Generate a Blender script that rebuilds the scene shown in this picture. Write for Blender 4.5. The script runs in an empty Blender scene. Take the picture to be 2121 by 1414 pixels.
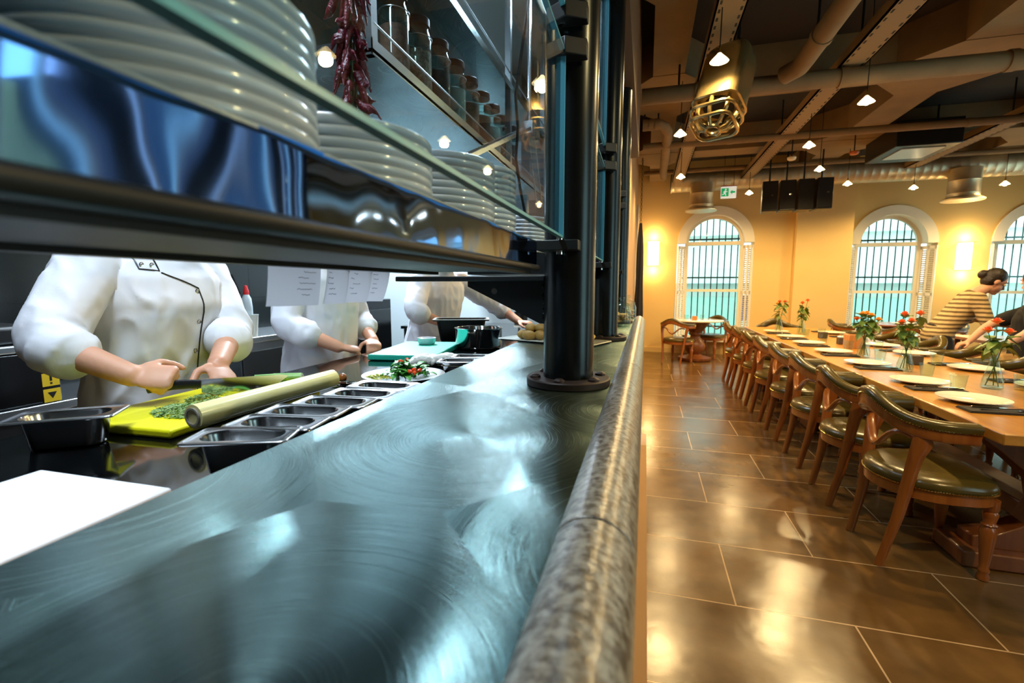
import bpy, bmesh, math, random
from mathutils import Vector, Matrix, noise
from mathutils.bvhtree import BVHTree
R = math.radians
PI = math.pi
random.seed(7)
SC = bpy.context.scene
COL = SC.collection

# ------------------------------------------------------------------ camera
CAM_H = 1.35
F_PX = 970.0
PITCH = math.atan((707 - 593) / F_PX)
YAW = math.atan((1338 - 1060.5) * math.cos(PITCH) / F_PX)
cd = bpy.data.cameras.new('camera')
cam = bpy.data.objects.new('camera', cd)
COL.objects.link(cam)
cam.location = (0, 0, CAM_H)
cam.rotation_euler = (PI / 2 - PITCH, 0, YAW)
cd.sensor_width = 36.0
cd.lens = F_PX / 2121 * 36.0
cd.clip_start = 0.02
cd.clip_end = 200
cd.dof.use_dof = True
cd.dof.focus_distance = 1.55
cd.dof.aperture_fstop = 4.5
SC.camera = cam

# ------------------------------------------------------------------ view, world
SC.view_settings.view_transform = 'Standard'
SC.view_settings.look = 'None'
SC.view_settings.gamma = 1
SC.view_settings.use_curve_mapping = False
SC.view_settings.exposure = 0.0
cy = SC.cycles
cy.use_denoising = True
cy.max_bounces = 8
cy.diffuse_bounces = 3
cy.glossy_bounces = 4
cy.transmission_bounces = 6
cy.transparent_max_bounces = 16
cy.sample_clamp_indirect = 4.0
cy.caustics_reflective = False
cy.caustics_refractive = False
SKY = 4.2
w = bpy.data.worlds.new('daylight')
SC.world = w
w.use_nodes = True
w.node_tree.nodes['Background'].inputs[0].default_value = (0.8, 0.94, 1.0, 1)
w.node_tree.nodes['Background'].inputs[1].default_value = SKY

WARM = (1.0, 0.69, 0.30)
COOL = (0.74, 0.88, 1.0)
PENDANT_W = 66.0
SCONCE_W = 20.0
KITCHEN_W = [66.0, 100.0, 440.0, 36.0]


def light(name, kind, loc, energy, color, parent=None, rot=(0, 0, 0), size=.1, size_y=None, spot=None, blend=.5):
    l = bpy.data.lights.new(name, kind)
    l.energy = energy
    l.color = color
    if kind == 'AREA':
        l.size = size
        if size_y:
            l.shape = 'RECTANGLE'
            l.size_y = size_y
    else:
        l.shadow_soft_size = size
    if kind == 'SPOT':
        l.spot_size = R(spot or 120)
        l.spot_blend = blend
    o = bpy.data.objects.new(name, l)
    COL.objects.link(o)
    o.location = loc
    o.rotation_euler = rot
    if parent:
        o.parent = parent
    return o


# kitchen ceiling fluorescents, the last an added fill light: (x, y, width, length)
KLIGHTS = [(-.95, 0.45, .22, 1.25), (-1.72, 2.3, .22, 1.25), (-2.6, 4.15, .22, 1.25), (-.66, 3.1, .24, .9)]
KL_Z = 3.30

# ------------------------------------------------------------------ materials


def hexc(h):
    h = h.lstrip('#')
    c = [int(h[i:i + 2], 16) / 255 for i in (0, 2, 4)]
    return tuple(x / 12.92 if x <= .04045 else ((x + .055) / 1.055) ** 2.4 for x in c) + (1,)


def pm(name, col, rough=.5, metal=0.0, spec=.5, noise_=None, bump=None, coat=0, emit=None, trans=0, aniso=0, sss=0):
    """noise_ = (scale, colour2 hex, sharpness), bump = (scale, strength)"""
    m = bpy.data.materials.new(name)
    m.use_nodes = True
    nt = m.node_tree
    b = nt.nodes['Principled BSDF']
    c = hexc(col) if isinstance(col, str) else tuple(col) + (1,)
    b.inputs['Base Color'].default_value = c
    b.inputs['Roughness'].default_value = rough
    b.inputs['Metallic'].default_value = metal
    b.inputs['Specular IOR Level'].default_value = spec
    b.inputs['Coat Weight'].default_value = coat
    b.inputs['Coat Roughness'].default_value = .1
    b.inputs['Anisotropic'].default_value = aniso
    if trans:
        b.inputs['Transmission Weight'].default_value = trans
    if sss:
        b.inputs['Subsurface Weight'].default_value = sss
        b.inputs['Subsurface Radius'].default_value = (.02, .008, .004)
        b.inputs['Subsurface Scale'].default_value = .5
    if emit:
        b.inputs['Emission Color'].default_value = hexc(emit[0]) if isinstance(emit[0], str) else tuple(emit[0]) + (1,)
        b.inputs['Emission Strength'].default_value = emit[1]
    tc = nt.nodes.new('ShaderNodeTexCoord')
    if noise_:
        n = nt.nodes.new('ShaderNodeTexNoise')
        n.inputs['Scale'].default_value = noise_[0]
        n.inputs['Detail'].default_value = 6
        nt.links.new(tc.outputs['Object'], n.inputs['Vector'])
        r = nt.nodes.new('ShaderNodeValToRGB')
        k = noise_[2] if len(noise_) > 2 else .25
        r.color_ramp.elements[0].position = .5 - k
        r.color_ramp.elements[0].color = c
        r.color_ramp.elements[1].position = .5 + k
        r.color_ramp.elements[1].color = hexc(noise_[1])
        nt.links.new(n.outputs['Fac'], r.inputs['Fac'])
        nt.links.new(r.outputs['Color'], b.inputs['Base Color'])
    if bump:
        n2 = nt.nodes.new('ShaderNodeTexNoise')
        n2.inputs['Scale'].default_value = bump[0]
        n2.inputs['Detail'].default_value = 4
        nt.links.new(tc.outputs['Object'], n2.inputs['Vector'])
        bp = nt.nodes.new('ShaderNodeBump')
        bp.inputs['Strength'].default_value = bump[1]
        bp.inputs['Distance'].default_value = .01
        nt.links.new(n2.outputs['Fac'], bp.inputs['Height'])
        nt.links.new(bp.outputs['Normal'], b.inputs['Normal'])
    return m


def thin_glass(name, tint, ior=1.45, rough=0.0):
    m = bpy.data.materials.new(name)
    m.use_nodes = True
    nt = m.node_tree
    nt.nodes.clear()
    o = nt.nodes.new('ShaderNodeOutputMaterial')
    mx = nt.nodes.new('ShaderNodeMixShader')
    t = nt.nodes.new('ShaderNodeBsdfTransparent')
    g = nt.nodes.new('ShaderNodeBsdfGlossy')
    f = nt.nodes.new('ShaderNodeFresnel')
    ge = nt.nodes.new('ShaderNodeNewGeometry')
    mr = nt.nodes.new('ShaderNodeMapRange')
    mr.inputs[3].default_value = ior
    mr.inputs[4].default_value = 1 / ior
    nt.links.new(ge.outputs['Backfacing'], mr.inputs[0])
    nt.links.new(mr.outputs[0], f.inputs['IOR'])
    t.inputs['Color'].default_value = hexc(tint)
    g.inputs['Roughness'].default_value = rough
    nt.links.new(f.outputs[0], mx.inputs[0])
    nt.links.new(t.outputs[0], mx.inputs[1])
    nt.links.new(g.outputs[0], mx.inputs[2])
    nt.links.new(mx.outputs[0], o.inputs['Surface'])
    return m


def steel_scratched(name, col, rough, freq=520.0, strength=.10, cell=2.6):
    """stainless steel with fine swirling wipe marks"""
    m = pm(name, col, rough, 1.0)
    nt = m.node_tree
    b = nt.nodes['Principled BSDF']
    tc = nt.nodes.new('ShaderNodeTexCoord')
    vo = nt.nodes.new('ShaderNodeTexVoronoi')
    vo.voronoi_dimensions = '2D'
    vo.inputs['Scale'].default_value = cell
    nt.links.new(tc.outputs['Object'], vo.inputs['Vector'])
    ml = nt.nodes.new('ShaderNodeMath'); ml.operation = 'MULTIPLY'
    ml.inputs[1].default_value = freq
    nt.links.new(vo.outputs['Distance'], ml.inputs[0])
    cb = nt.nodes.new('ShaderNodeCombineXYZ')
    nt.links.new(ml.outputs[0], cb.inputs[0])
    lo = nt.nodes.new('ShaderNodeVectorMath'); lo.operation = 'SCALE'
    lo.inputs['Scale'].default_value = 5.0
    nt.links.new(tc.outputs['Object'], lo.inputs[0])
    ad = nt.nodes.new('ShaderNodeVectorMath'); ad.operation = 'ADD'
    nt.links.new(cb.outputs[0], ad.inputs[0]); nt.links.new(lo.outputs[0], ad.inputs[1])
    n = nt.nodes.new('ShaderNodeTexNoise')
    n.inputs['Scale'].default_value = 1.0
    n.inputs['Detail'].default_value = 2
    nt.links.new(ad.outputs[0], n.inputs['Vector'])
    bp = nt.nodes.new('ShaderNodeBump')
    bp.inputs['Strength'].default_value = strength
    bp.inputs['Distance'].default_value = .002
    nt.links.new(n.outputs['Fac'], bp.inputs['Height'])
    nt.links.new(bp.outputs['Normal'], b.inputs['Normal'])
    n3 = nt.nodes.new('ShaderNodeTexNoise')
    n3.inputs['Scale'].default_value = 7
    n3.inputs['Detail'].default_value = 5
    nt.links.new(tc.outputs['Object'], n3.inputs['Vector'])
    mr = nt.nodes.new('ShaderNodeMapRange')
    mr.inputs[3].default_value = rough * .75
    mr.inputs[4].default_value = rough * 1.25
    nt.links.new(n3.outputs['Fac'], mr.inputs[0])
    sr = nt.nodes.new('ShaderNodeMapRange')          # hairline scratches are rougher
    sr.inputs[1].default_value = .66
    sr.inputs[2].default_value = .74
    sr.inputs[3].default_value = 0.0
    sr.inputs[4].default_value = .28
    nt.links.new(n.outputs['Fac'], sr.inputs[0])
    sm = nt.nodes.new('ShaderNodeMath'); sm.operation = 'ADD'
    nt.links.new(mr.outputs[0], sm.inputs[0]); nt.links.new(sr.outputs[0], sm.inputs[1])
    nt.links.new(sm.outputs[0], b.inputs['Roughness'])
    return m


def stone_floor():
    m = pm('stone_tiles', '8a6a45', .2)
    nt = m.node_tree
    b = nt.nodes['Principled BSDF']
    tc = nt.nodes.new('ShaderNodeTexCoord')
    mp = nt.nodes.new('ShaderNodeMapping')
    mp.inputs['Location'].default_value = (.08, -.04, 0)
    nt.links.new(tc.outputs['Object'], mp.inputs['Vector'])
    br = nt.nodes.new('ShaderNodeTexBrick')
    br.inputs['Scale'].default_value = 1.0
    br.inputs['Mortar Size'].default_value = .004
    br.inputs['Mortar Smooth'].default_value = .3
    br.inputs['Brick Width'].default_value = .93
    br.inputs['Row Height'].default_value = .50
    br.offset = .47
    br.inputs['Color1'].default_value = hexc('5c4120')
    br.inputs['Color2'].default_value = hexc('6b4e2a')
    br.inputs['Mortar'].default_value = hexc('b3936a')
    nt.links.new(mp.outputs[0], br.inputs['Vector'])
    n = nt.nodes.new('ShaderNodeTexNoise')
    n.inputs['Scale'].default_value = 5
    n.inputs['Detail'].default_value = 8
    nt.links.new(tc.outputs['Object'], n.inputs['Vector'])
    mx = nt.nodes.new('ShaderNodeMix'); mx.data_type = 'RGBA'; mx.blend_type = 'OVERLAY'
    mx.inputs[0].default_value = .75
    nt.links.new(br.outputs['Color'], mx.inputs[6])
    nt.links.new(n.outputs['Fac'], mx.inputs[7])
    nt.links.new(mx.outputs[2], b.inputs['Base Color'])
    n2 = nt.nodes.new('ShaderNodeTexNoise')
    n2.inputs['Scale'].default_value = 3.2
    n2.inputs['Detail'].default_value = 5
    nt.links.new(tc.outputs['Object'], n2.inputs['Vector'])
    mr = nt.nodes.new('ShaderNodeMapRange')
    mr.inputs[3].default_value = .10
    mr.inputs[4].default_value = .34
    nt.links.new(n2.outputs['Fac'], mr.inputs[0])
    nt.links.new(mr.outputs[0], b.inputs['Roughness'])
    bp = nt.nodes.new('ShaderNodeBump')
    bp.inputs['Strength'].default_value = .12
    bp.inputs['Distance'].default_value = .03
    nt.links.new(n2.outputs['Fac'], bp.inputs['Height'])
    bp2 = nt.nodes.new('ShaderNodeBump')
    bp2.inputs['Strength'].default_value = .25
    bp2.inputs['Distance'].default_value = .004
    bp2.invert = True
    nt.links.new(br.outputs['Fac'], bp2.inputs['Height'])
    nt.links.new(bp.outputs['Normal'], bp2.inputs['Normal'])
    nt.links.new(bp2.outputs['Normal'], b.inputs['Normal'])
    return m


def wood(name, c1, c2, rough=.35, scale=3.0, axis='x', coat=.2):
    m = pm(name, c1, rough, coat=coat)
    nt = m.node_tree
    b = nt.nodes['Principled BSDF']
    tc = nt.nodes.new('ShaderNodeTexCoord')
    mp = nt.nodes.new('ShaderNodeMapping')
    s = {'x': (.6, 9, 9), 'y': (9, .6, 9), 'z': (9, 9, .6)}[axis]
    mp.inputs['Scale'].default_value = s
    nt.links.new(tc.outputs['Object'], mp.inputs['Vector'])
    n = nt.nodes.new('ShaderNodeTexNoise')
    n.inputs['Scale'].default_value = scale
    n.inputs['Detail'].default_value = 7
    n.inputs['Distortion'].default_value = .6
    nt.links.new(mp.outputs[0], n.inputs['Vector'])
    r = nt.nodes.new('ShaderNodeValToRGB')
    r.color_ramp.elements[0].position = .3
    r.color_ramp.elements[0].color = hexc(c1)
    r.color_ramp.elements[1].position = .7
    r.color_ramp.elements[1].color = hexc(c2)
    nt.links.new(n.outputs['Fac'], r.inputs['Fac'])
    nt.links.new(r.outputs['Color'], b.inputs['Base Color'])
    return m


def tile_wall(name, c1, mortar, rough, bw, rh):
    m = pm(name, c1, rough)
    nt = m.node_tree
    b = nt.nodes['Principled BSDF']
    tc = nt.nodes.new('ShaderNodeTexCoord')
    sx = nt.nodes.new('ShaderNodeSeparateXYZ')
    nt.links.new(tc.outputs['Object'], sx.inputs[0])
    ad = nt.nodes.new('ShaderNodeMath'); ad.operation = 'ADD'
    nt.links.new(sx.outputs[0], ad.inputs[0]); nt.links.new(sx.outputs[1], ad.inputs[1])
    cb = nt.nodes.new('ShaderNodeCombineXYZ')
    nt.links.new(ad.outputs[0], cb.inputs[0]); nt.links.new(sx.outputs[2], cb.inputs[1])
    br = nt.nodes.new('ShaderNodeTexBrick')
    br.inputs['Scale'].default_value = 1
    br.offset = 0
    br.inputs['Brick Width'].default_value = bw
    br.inputs['Row Height'].default_value = rh
    br.inputs['Mortar Size'].default_value = .004
    br.inputs['Color1'].default_value = hexc(c1)
    br.inputs['Color2'].default_value = hexc(c1)
    br.inputs['Mortar'].default_value = hexc(mortar)
    nt.links.new(cb.outputs[0], br.inputs['Vector'])
    nt.links.new(br.outputs['Color'], b.inputs['Base Color'])
    return m


MT = {}
MT['floor'] = stone_floor()
MT['wall'] = pm('cream_plaster', 'e2bd78', .75, noise_=(1.1, 'e8c784', .3), bump=(14, .05))
MT['walltan'] = pm('tan_plaster', 'b08a62', .8, noise_=(2, 'a58058', .3))
MT['ceil'] = pm('dark_ceiling_paint', '2a2016', .9, noise_=(2, '221a10', .3))
MT['beam'] = pm('raw_concrete', '8d7350', .85, noise_=(4, '7a6242', .3), bump=(20, .2))
MT['white'] = pm('white_paint', 'efe6d2', .45)
MT['shutter'] = pm('shutter_paint', 'ece4d4', .5)
MT['stone_rail'] = pm('terrazzo_stone', '5b544a', .28, noise_=(95, '97958b', .12), bump=(90, .12))
MT['steel_top'] = steel_scratched('worktop_steel', '8fb0b0', .2, 900.0, .17)
MT['steel_top'].node_tree.nodes['Principled BSDF'].inputs['Anisotropic'].default_value = .8
_n = MT['steel_top'].node_tree.nodes.new('ShaderNodeCombineXYZ')
_n.inputs[0].default_value, _n.inputs[1].default_value = .65, -.76
MT['steel_top'].node_tree.links.new(_n.outputs[0], MT['steel_top'].node_tree.nodes['Principled BSDF'].inputs['Tangent'])
MT['steel_panel'] = pm('blue_tinted_steel', '6c92d6', .05, 1.0)  # cool blue reflections are tinted into the base colour
MT['steel'] = pm('brushed_steel', 'a9b0b4', .28, 1.0, bump=(160, .03))
MT['steel_sh'] = steel_scratched('shelf_steel', '9fb6b4', .22, 260, .08, 3)
MT['pan'] = pm('pan_steel', 'b8babd', .2, 1.0)
MT['dsteel'] = pm('dark_steel', '2a2d2e', .42, .6)
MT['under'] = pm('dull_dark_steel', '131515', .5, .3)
MT['post'] = pm('gunmetal_paint', '2e3436', .25, .75, noise_=(9, '24292b', .3))
MT['flange'] = pm('brown_primer_steel', '3d302c', .5, .4, noise_=(25, '2b2321', .3))
MT['black'] = pm('black_plastic', '0b0b0c', .4)
MT['blackgl'] = pm('black_enamel', '08090a', .15)
MT['granite'] = pm('black_granite', '050607', .06, spec=.6)
MT['chrome'] = pm('chrome', 'd6d8d8', .08, 1.0)
MT['porcelain'] = pm('white_porcelain', 'e4e9f0', .12, coat=.4)
MT['cream_plate'] = pm('glazed_porcelain', 'f2e7cf', .12, coat=.3)
MT['glass'] = thin_glass('clear_glass', 'f2fbf9')
MT['pane'] = thin_glass('screen_glass', 'eaf4f8')
MT['winglass'] = thin_glass('window_glass', 'e8fbf8')
MT['gedge'] = pm('glass_edge_teal', '66b8cc', .3, spec=.5, emit=None)
MT['tile'] = tile_wall('dark_wall_tiles', '191d1d', '0e1010', .18, .6, .42)
MT['kwall'] = pm('white_kitchen_wall', '98a2a6', .5)
MT['kceil'] = pm('pale_ceiling', 'b6c6c3', .5)
MT['wood'] = wood('table_wood', 'a86c24', 'c0883a', .28, 2.5, 'y')
MT['woodc'] = wood('chair_wood', '874616', 'a05c22', .3, 4, 'z', .4)
MT['woodd'] = wood('trestle_wood', '6a3a1b', '824a22', .4, 3, 'z')
MT['leather'] = pm('olive_leather', '57481c', .26, bump=(40, .08), noise_=(6, '463a16', .3))
MT['brass'] = pm('brass_nails', 'c8a45a', .25, 1.0)
MT['lamp'] = pm('lamp_glow', 'fff0d0', .5, emit=((1.0, .80, .45), 60))
MT['refl'] = pm('lamp_reflector', 'e8d9b8', .2, .9, emit=((1.0, .72, .34), 6))
MT['sconce'] = pm('sconce_glow', 'fff0d0', .5, emit=((1.0, .80, .48), 5))
MT['tube'] = pm('fluorescent_glow', 'ffffff', .5, emit=((.82, .94, 1.0), 9))
MT['jacket'] = pm('white_cotton', 'e4e7f2', .8, bump=(60, .06))
MT['apron'] = pm('grey_white_cotton', 'c9ced4', .8, bump=(60, .06))
MT['skin'] = pm('skin', 'd8a488', .5, sss=.15, noise_=(9, 'c98f74', .3))
MT['hair'] = pm('dark_hair', '20140d', .5, bump=(80, .4))
MT['hairb'] = pm('brown_hair', '4a2f18', .5, bump=(80, .4))
MT['darktr'] = pm('dark_trousers', '16130f', .8)
MT['khaki'] = pm('khaki_cloth', 'a58352', .8, bump=(30, .1))
MT['tshirt'] = pm('black_cotton', '0e0c0a', .85, bump=(30, .1))
MT['shoe'] = pm('shoe_leather', '14100d', .4)
MT['yboard'] = pm('yellow_plastic', 'e8e010', .4, bump=(120, .08))
MT['gboard'] = pm('green_plastic', '1fae94', .4, bump=(120, .05))
MT['wboard'] = pm('white_plastic', 'eceef6', .45, bump=(120, .04))
MT['film'] = pm('cling_film', 'e2d488', .25, coat=.3, noise_=(12, 'ece0a4', .3))
MT['card'] = pm('cardboard_core', '8d8679', .7)
MT['herb'] = pm('chopped_green', '3f7a25', .6, noise_=(90, 'b8d08a', .2))
MT['leek'] = pm('leek_green', '4f9a3a', .35, noise_=(30, 'a9cf83', .25))
MT['leaf'] = pm('salad_leaf', '2f7a22', .4, noise_=(20, '57a53a', .3))
MT['tomato'] = pm('tomato_red', 'e04a1c', .25)
MT['rosel'] = pm('rose_leaf', '5c742a', .5, noise_=(25, '6e8834', .3))
MT['rose'] = pm('rose_orange', 'f88a4a', .5, noise_=(40, 'f06a2c', .3))
MT['rosey'] = pm('rose_amber', 'f2a838', .5)
MT['stem'] = pm('stem_green', '55631f', .5)
MT['corn'] = pm('corn_relish', 'd8c23a', .4, noise_=(160, '8fae3a', .1))
MT['sauceg'] = pm('mustard_sauce', '6f6a22', .15)
MT['saucer'] = pm('chopped_red_pepper', 'a01c18', .3, noise_=(200, 'c83828', .1), bump=(150, .6))
MT['cloth'] = pm('towel_cotton', 'd8d9d2', .9, bump=(160, .3))
MT['potato'] = pm('potato_skin', 'a58644', .6, noise_=(12, '7d6228', .3), bump=(40, .3))
MT['bread'] = pm('yellow_bread', 'd9b452', .6, noise_=(12, 'e6cf86', .3), bump=(40, .3))
MT['tray'] = pm('pale_tray', 'b9c0ba', .3)
MT['paper'] = pm('ticket_paper', 'efeff4', .8)
nt = MT['paper'].node_tree
_t = nt.nodes.new('ShaderNodeBsdfTranslucent')
_t.inputs['Color'].default_value = hexc('f2f2f8')
_m = nt.nodes.new('ShaderNodeMixShader')
_m.inputs[0].default_value = .7
nt.links.new(nt.nodes['Principled BSDF'].outputs[0], _m.inputs[1])
nt.links.new(_t.outputs[0], _m.inputs[2])
nt.links.new(_m.outputs[0], nt.nodes['Material Output'].inputs['Surface'])
MT['navy'] = pm('added_wall_navy', '1c2634', .7)  # dark blue for unseen walls, picked for the shelf front's reflection
MT['ink'] = pm('pale_ink', '9c9caa', .8)
MT['chili'] = pm('dried_chili', '86142a', .3, noise_=(40, '4c0816', .3), bump=(110, .6))
MT['chilis'] = pm('chili_stem', '3c5a3a', .5)
MT['cookie'] = pm('cookies', 'c08a4a', .7, bump=(60, .5), noise_=(40, 'd9a868', .2))
MT['red'] = pm('red_plastic', 'b01818', .4)
MT['yellow'] = pm('label_yellow', 'c9a818', .5)
MT['beans1'] = pm('brown_spice', '7a4a38', .8, noise_=(90, '59342a', .2))
MT['beans2'] = pm('beans', '6a4a40', .6, noise_=(70, 'a88a78', .1), bump=(70, .8))
MT['beans3'] = pm('dark_lentils', '1d2025', .7, noise_=(120, '2c3138', .2))
MT['beans4'] = pm('white_flour', 'b9c4c4', .8)
MT['exitg'] = pm('exit_green', '12a060', .5, emit=('12a060', .7))
MT['exitw'] = pm('exit_white', 'e8ece0', .5, emit=('e8ece0', .6))
MT['duct'] = pm('galvanised_duct', 'd8ccb0', .42, .8, noise_=(7, 'c0b294', .3))
MT['facade'] = pm('teal_facade', 'e2e4dc', .8)
MT['facadew'] = pm('white_facade', 'eef4f2', .8)
MT['facadeg'] = pm('green_awning', 'b4d6c4', .7)
MT['faced'] = pm('facade_dark', '3c4a4a', .6)
MT['iron'] = pm('iron_bars', '1e2424', .6)
MT['road'] = pm('asphalt', '6c7270', .9)
MT['traym'] = pm('slotted_tray_paint', '8d7350', .85)
nt = MT['traym'].node_tree


def _mth(op, a, b=None, v=None):
    q = nt.nodes.new('ShaderNodeMath'); q.operation = op
    nt.links.new(a, q.inputs[0])
    if b is not None:
        nt.links.new(b, q.inputs[1])
    if v is not None:
        q.inputs[1].default_value = v
    return q.outputs[0]


_tc = nt.nodes.new('ShaderNodeTexCoord')
_sp = nt.nodes.new('ShaderNodeSeparateXYZ')
nt.links.new(_tc.outputs['Object'], _sp.inputs[0])
_a = _mth('LESS_THAN', _mth('FRACT', _mth('MULTIPLY', _sp.outputs[1], v=9.25)), v=.46)
_b = _mth('LESS_THAN', _mth('ABSOLUTE', _mth('SUBTRACT', _mth('ABSOLUTE', _sp.outputs[0]), v=.072)), v=.008)
_c = _mth('MULTIPLY', _a, _b)
_x = nt.nodes.new('ShaderNodeMix'); _x.data_type = 'RGBA'
_x.inputs[6].default_value = hexc('8d7350')
_x.inputs[7].default_value = hexc('120d08')
nt.links.new(_c, _x.inputs[0])
nt.links.new(_x.outputs[2], nt.nodes['Principled BSDF'].inputs['Base Color'])
MT['blue'] = pm('sign_blue', '1a5fc0', .5)
MT['curtain'] = pm('navy_cloth', '14161f', .9)
MT['rope'] = pm('chain_brass', '7a6238', .5, .6)
MT['grille'] = pm('champagne_metal', 'b39c6a', .25, .85)
MT['bulk'] = pm('brown_board', '5a4028', .7)
MT['orange'] = pm('detector_orange', 'c86a2a', .5)
MT['bamboo'] = wood('box_wood', 'b87430', 'cc8a44', .5, 4, 'z', 0)
MT['saltb'] = pm('slate_block', '4a4030', .6)
MT['napkin'] = pm('dark_napkin', '2c2416', .9)

# ------------------------------------------------------------------ mesh helpers
class MB:
    def __init__(s):
        s.v = []
        s.f = []

    def add(s, vs, fs):
        o = len(s.v)
        s.v += [tuple(p) for p in vs]
        s.f += [tuple(i + o for i in f) for f in fs]
        return s

    def box(s, c, d, rz=0):
        hx, hy, hz = d[0] / 2, d[1] / 2, d[2] / 2
        ca, sa = math.cos(rz), math.sin(rz)
        vs = []
        for x, y, z in ((-1, -1, -1), (1, -1, -1), (1, 1, -1), (-1, 1, -1), (-1, -1, 1), (1, -1, 1), (1, 1, 1), (-1, 1, 1)):
            X, Y = x * hx, y * hy
            vs.append((c[0] + X * ca - Y * sa, c[1] + X * sa + Y * ca, c[2] + z * hz))
        return s.add(vs, ((3, 2, 1, 0), (4, 5, 6, 7), (0, 1, 5, 4), (1, 2, 6, 5), (2, 3, 7, 6), (3, 0, 4, 7)))

    def bb(s, x0, x1, y0, y1, z0, z1):
        return s.box(((x0 + x1) / 2, (y0 + y1) / 2, (z0 + z1) / 2), (abs(x1 - x0), abs(y1 - y0), abs(z1 - z0)))

    def loft(s, rings, cap=True, closed=False):
        n = len(rings[0])
        vs = [p for r in rings for p in r]
        fs = []
        k = len(rings)
        for i in range(k if closed else k - 1):
            a, b = i * n, ((i + 1) % k) * n
            for j in range(n):
                j2 = (j + 1) % n
                fs.append((a + j, a + j2, b + j2, b + j))
        if cap and not closed:
            fs.append(tuple(range(n - 1, -1, -1)))
            fs.append(tuple((k - 1) * n + j for j in range(n)))
        return s.add(vs, fs)

    def tube(s, pts, r, n=8, cap=True, closed=False, flat=1.0, ref=None):
        pts = [Vector(p) for p in pts]
        k = len(pts)
        rs = list(r) if isinstance(r, (list, tuple)) else [r] * k
        T = []
        for i in range(k):
            a = pts[(i - 1) % k] if closed or i > 0 else pts[i]
            b = pts[(i + 1) % k] if closed or i < k - 1 else pts[i]
            t = (b - a)
            T.append(t.normalized() if t.length > 1e-9 else Vector((0, 0, 1)))
        u = Vector(ref) if ref else (Vector((0, 0, 1)) if abs(T[0].z) < .9 else Vector((1, 0, 0)))
        rings = []
        for i in range(k):
            u = (u - T[i] * u.dot(T[i]))
            if u.length < 1e-6:
                u = T[i].orthogonal()
            u.normalize()
            v = T[i].cross(u)
            rings.append([pts[i] + u * (rs[i] * math.cos(2 * PI * j / n)) + v * (rs[i] * flat * math.sin(2 * PI * j / n)) for j in range(n)])
        return s.loft(rings, cap, closed)

    def cyl(s, p0, p1, r0, r1=None, n=20):
        return s.tube([p0, p1], [r0, r0 if r1 is None else r1], n)

    def lathe(s, prof, c=(0, 0, 0), n=32, cap=True, sx=1, sy=1):
        rings = []
        for r, z in prof:
            r = max(r, 1e-4)
            rings.append([(c[0] + sx * r * math.cos(2 * PI * j / n), c[1] + sy * r * math.sin(2 * PI * j / n), c[2] + z) for j in range(n)])
        return s.loft(rings, cap)

    def ell(s, c, r, nu=16, nv=10, M=None):
        rings = []
        for i in range(nv + 1):
            a = -PI / 2 + PI * i / nv
            rr = max(math.cos(a), 1e-3)
            ring = []
            for j in range(nu):
                b = 2 * PI * j / nu
                p = Vector((r[0] * rr * math.cos(b), r[1] * rr * math.sin(b), r[2] * math.sin(a)))
                if M:
                    p = M @ p
                ring.append(p + Vector(c))
            rings.append(ring)
        return s.loft(rings)

    def prism(s, poly, ax, a, b):
        def P(p, h):
            return {'x': (h, p[0], p[1]), 'y': (p[0], h, p[1]), 'z': (p[0], p[1], h)}[ax]
        n = len(poly)
        vs = [P(p, a) for p in poly] + [P(p, b) for p in poly]
        fs = [(j, (j + 1) % n, n + (j + 1) % n, n + j) for j in range(n)]
        fs += [tuple(range(n - 1, -1, -1)), tuple(range(n, 2 * n))]
        return s.add(vs, fs)

    def grid(s, fn, nu, nv):
        vs = [fn(i / nu, j / nv) for j in range(nv + 1) for i in range(nu + 1)]
        fs = []
        for j in range(nv):
            for i in range(nu):
                a = j * (nu + 1) + i
                fs.append((a, a + 1, a + nu + 2, a + nu + 1))
        return s.add(vs, fs)

    def xf(s, M, start=0):
        for i in range(start, len(s.v)):
            s.v[i] = tuple(M @ Vector(s.v[i]))
        return s

    def mesh(s, name):
        m = bpy.data.meshes.new(name)
        m.from_pydata(s.v, [], s.f)
        bm = bmesh.new()
        bm.from_mesh(m)
        bmesh.ops.recalc_face_normals(bm, faces=bm.faces)
        bm.to_mesh(m)
        bm.free()
        return m

    def build(s, name, mat, parent=None, loc=(0, 0, 0), rot=(0, 0, 0), smooth=True, bev=0, seg=2, sub=0, ang=38):
        m = s.mesh(name)
        m.materials.append(mat)
        if smooth:
            m.shade_smooth()
            m.set_sharp_from_angle(angle=R(ang))
        return link(name, m, parent, loc, rot, bev, seg, sub)


def link(name, m, parent=None, loc=(0, 0, 0), rot=(0, 0, 0), bev=0, seg=2, sub=0):
    o = bpy.data.objects.new(name, m)
    COL.objects.link(o)
    o.location = loc
    o.rotation_euler = rot
    if parent:
        o.parent = parent
    if bev:
        b = o.modifiers.new('bevel', 'BEVEL')
        b.width = bev
        b.segments = seg
        b.limit_method = 'ANGLE'
        b.angle_limit = R(40)
    if sub:
        q = o.modifiers.new('subsurf', 'SUBSURF')
        q.levels = q.render_levels = sub
    return o


def tag(o, label, cat, group=None, kind=None):
    o['label'] = label
    o['category'] = cat
    if group:
        o['group'] = group
    if kind:
        o['kind'] = kind
    return o


def thing(name, label, cat, loc=(0, 0, 0), rz=0, group=None, kind=None):
    o = bpy.data.objects.new(name, None)
    o.empty_display_size = .1
    COL.objects.link(o)
    o.location = loc
    o.rotation_euler = (0, 0, rz)
    return tag(o, label, cat, group, kind)


def struct(o, label=None, cat=None):
    o['kind'] = 'structure'
    if label:
        o['label'] = label
        o['category'] = cat
    return o


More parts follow.
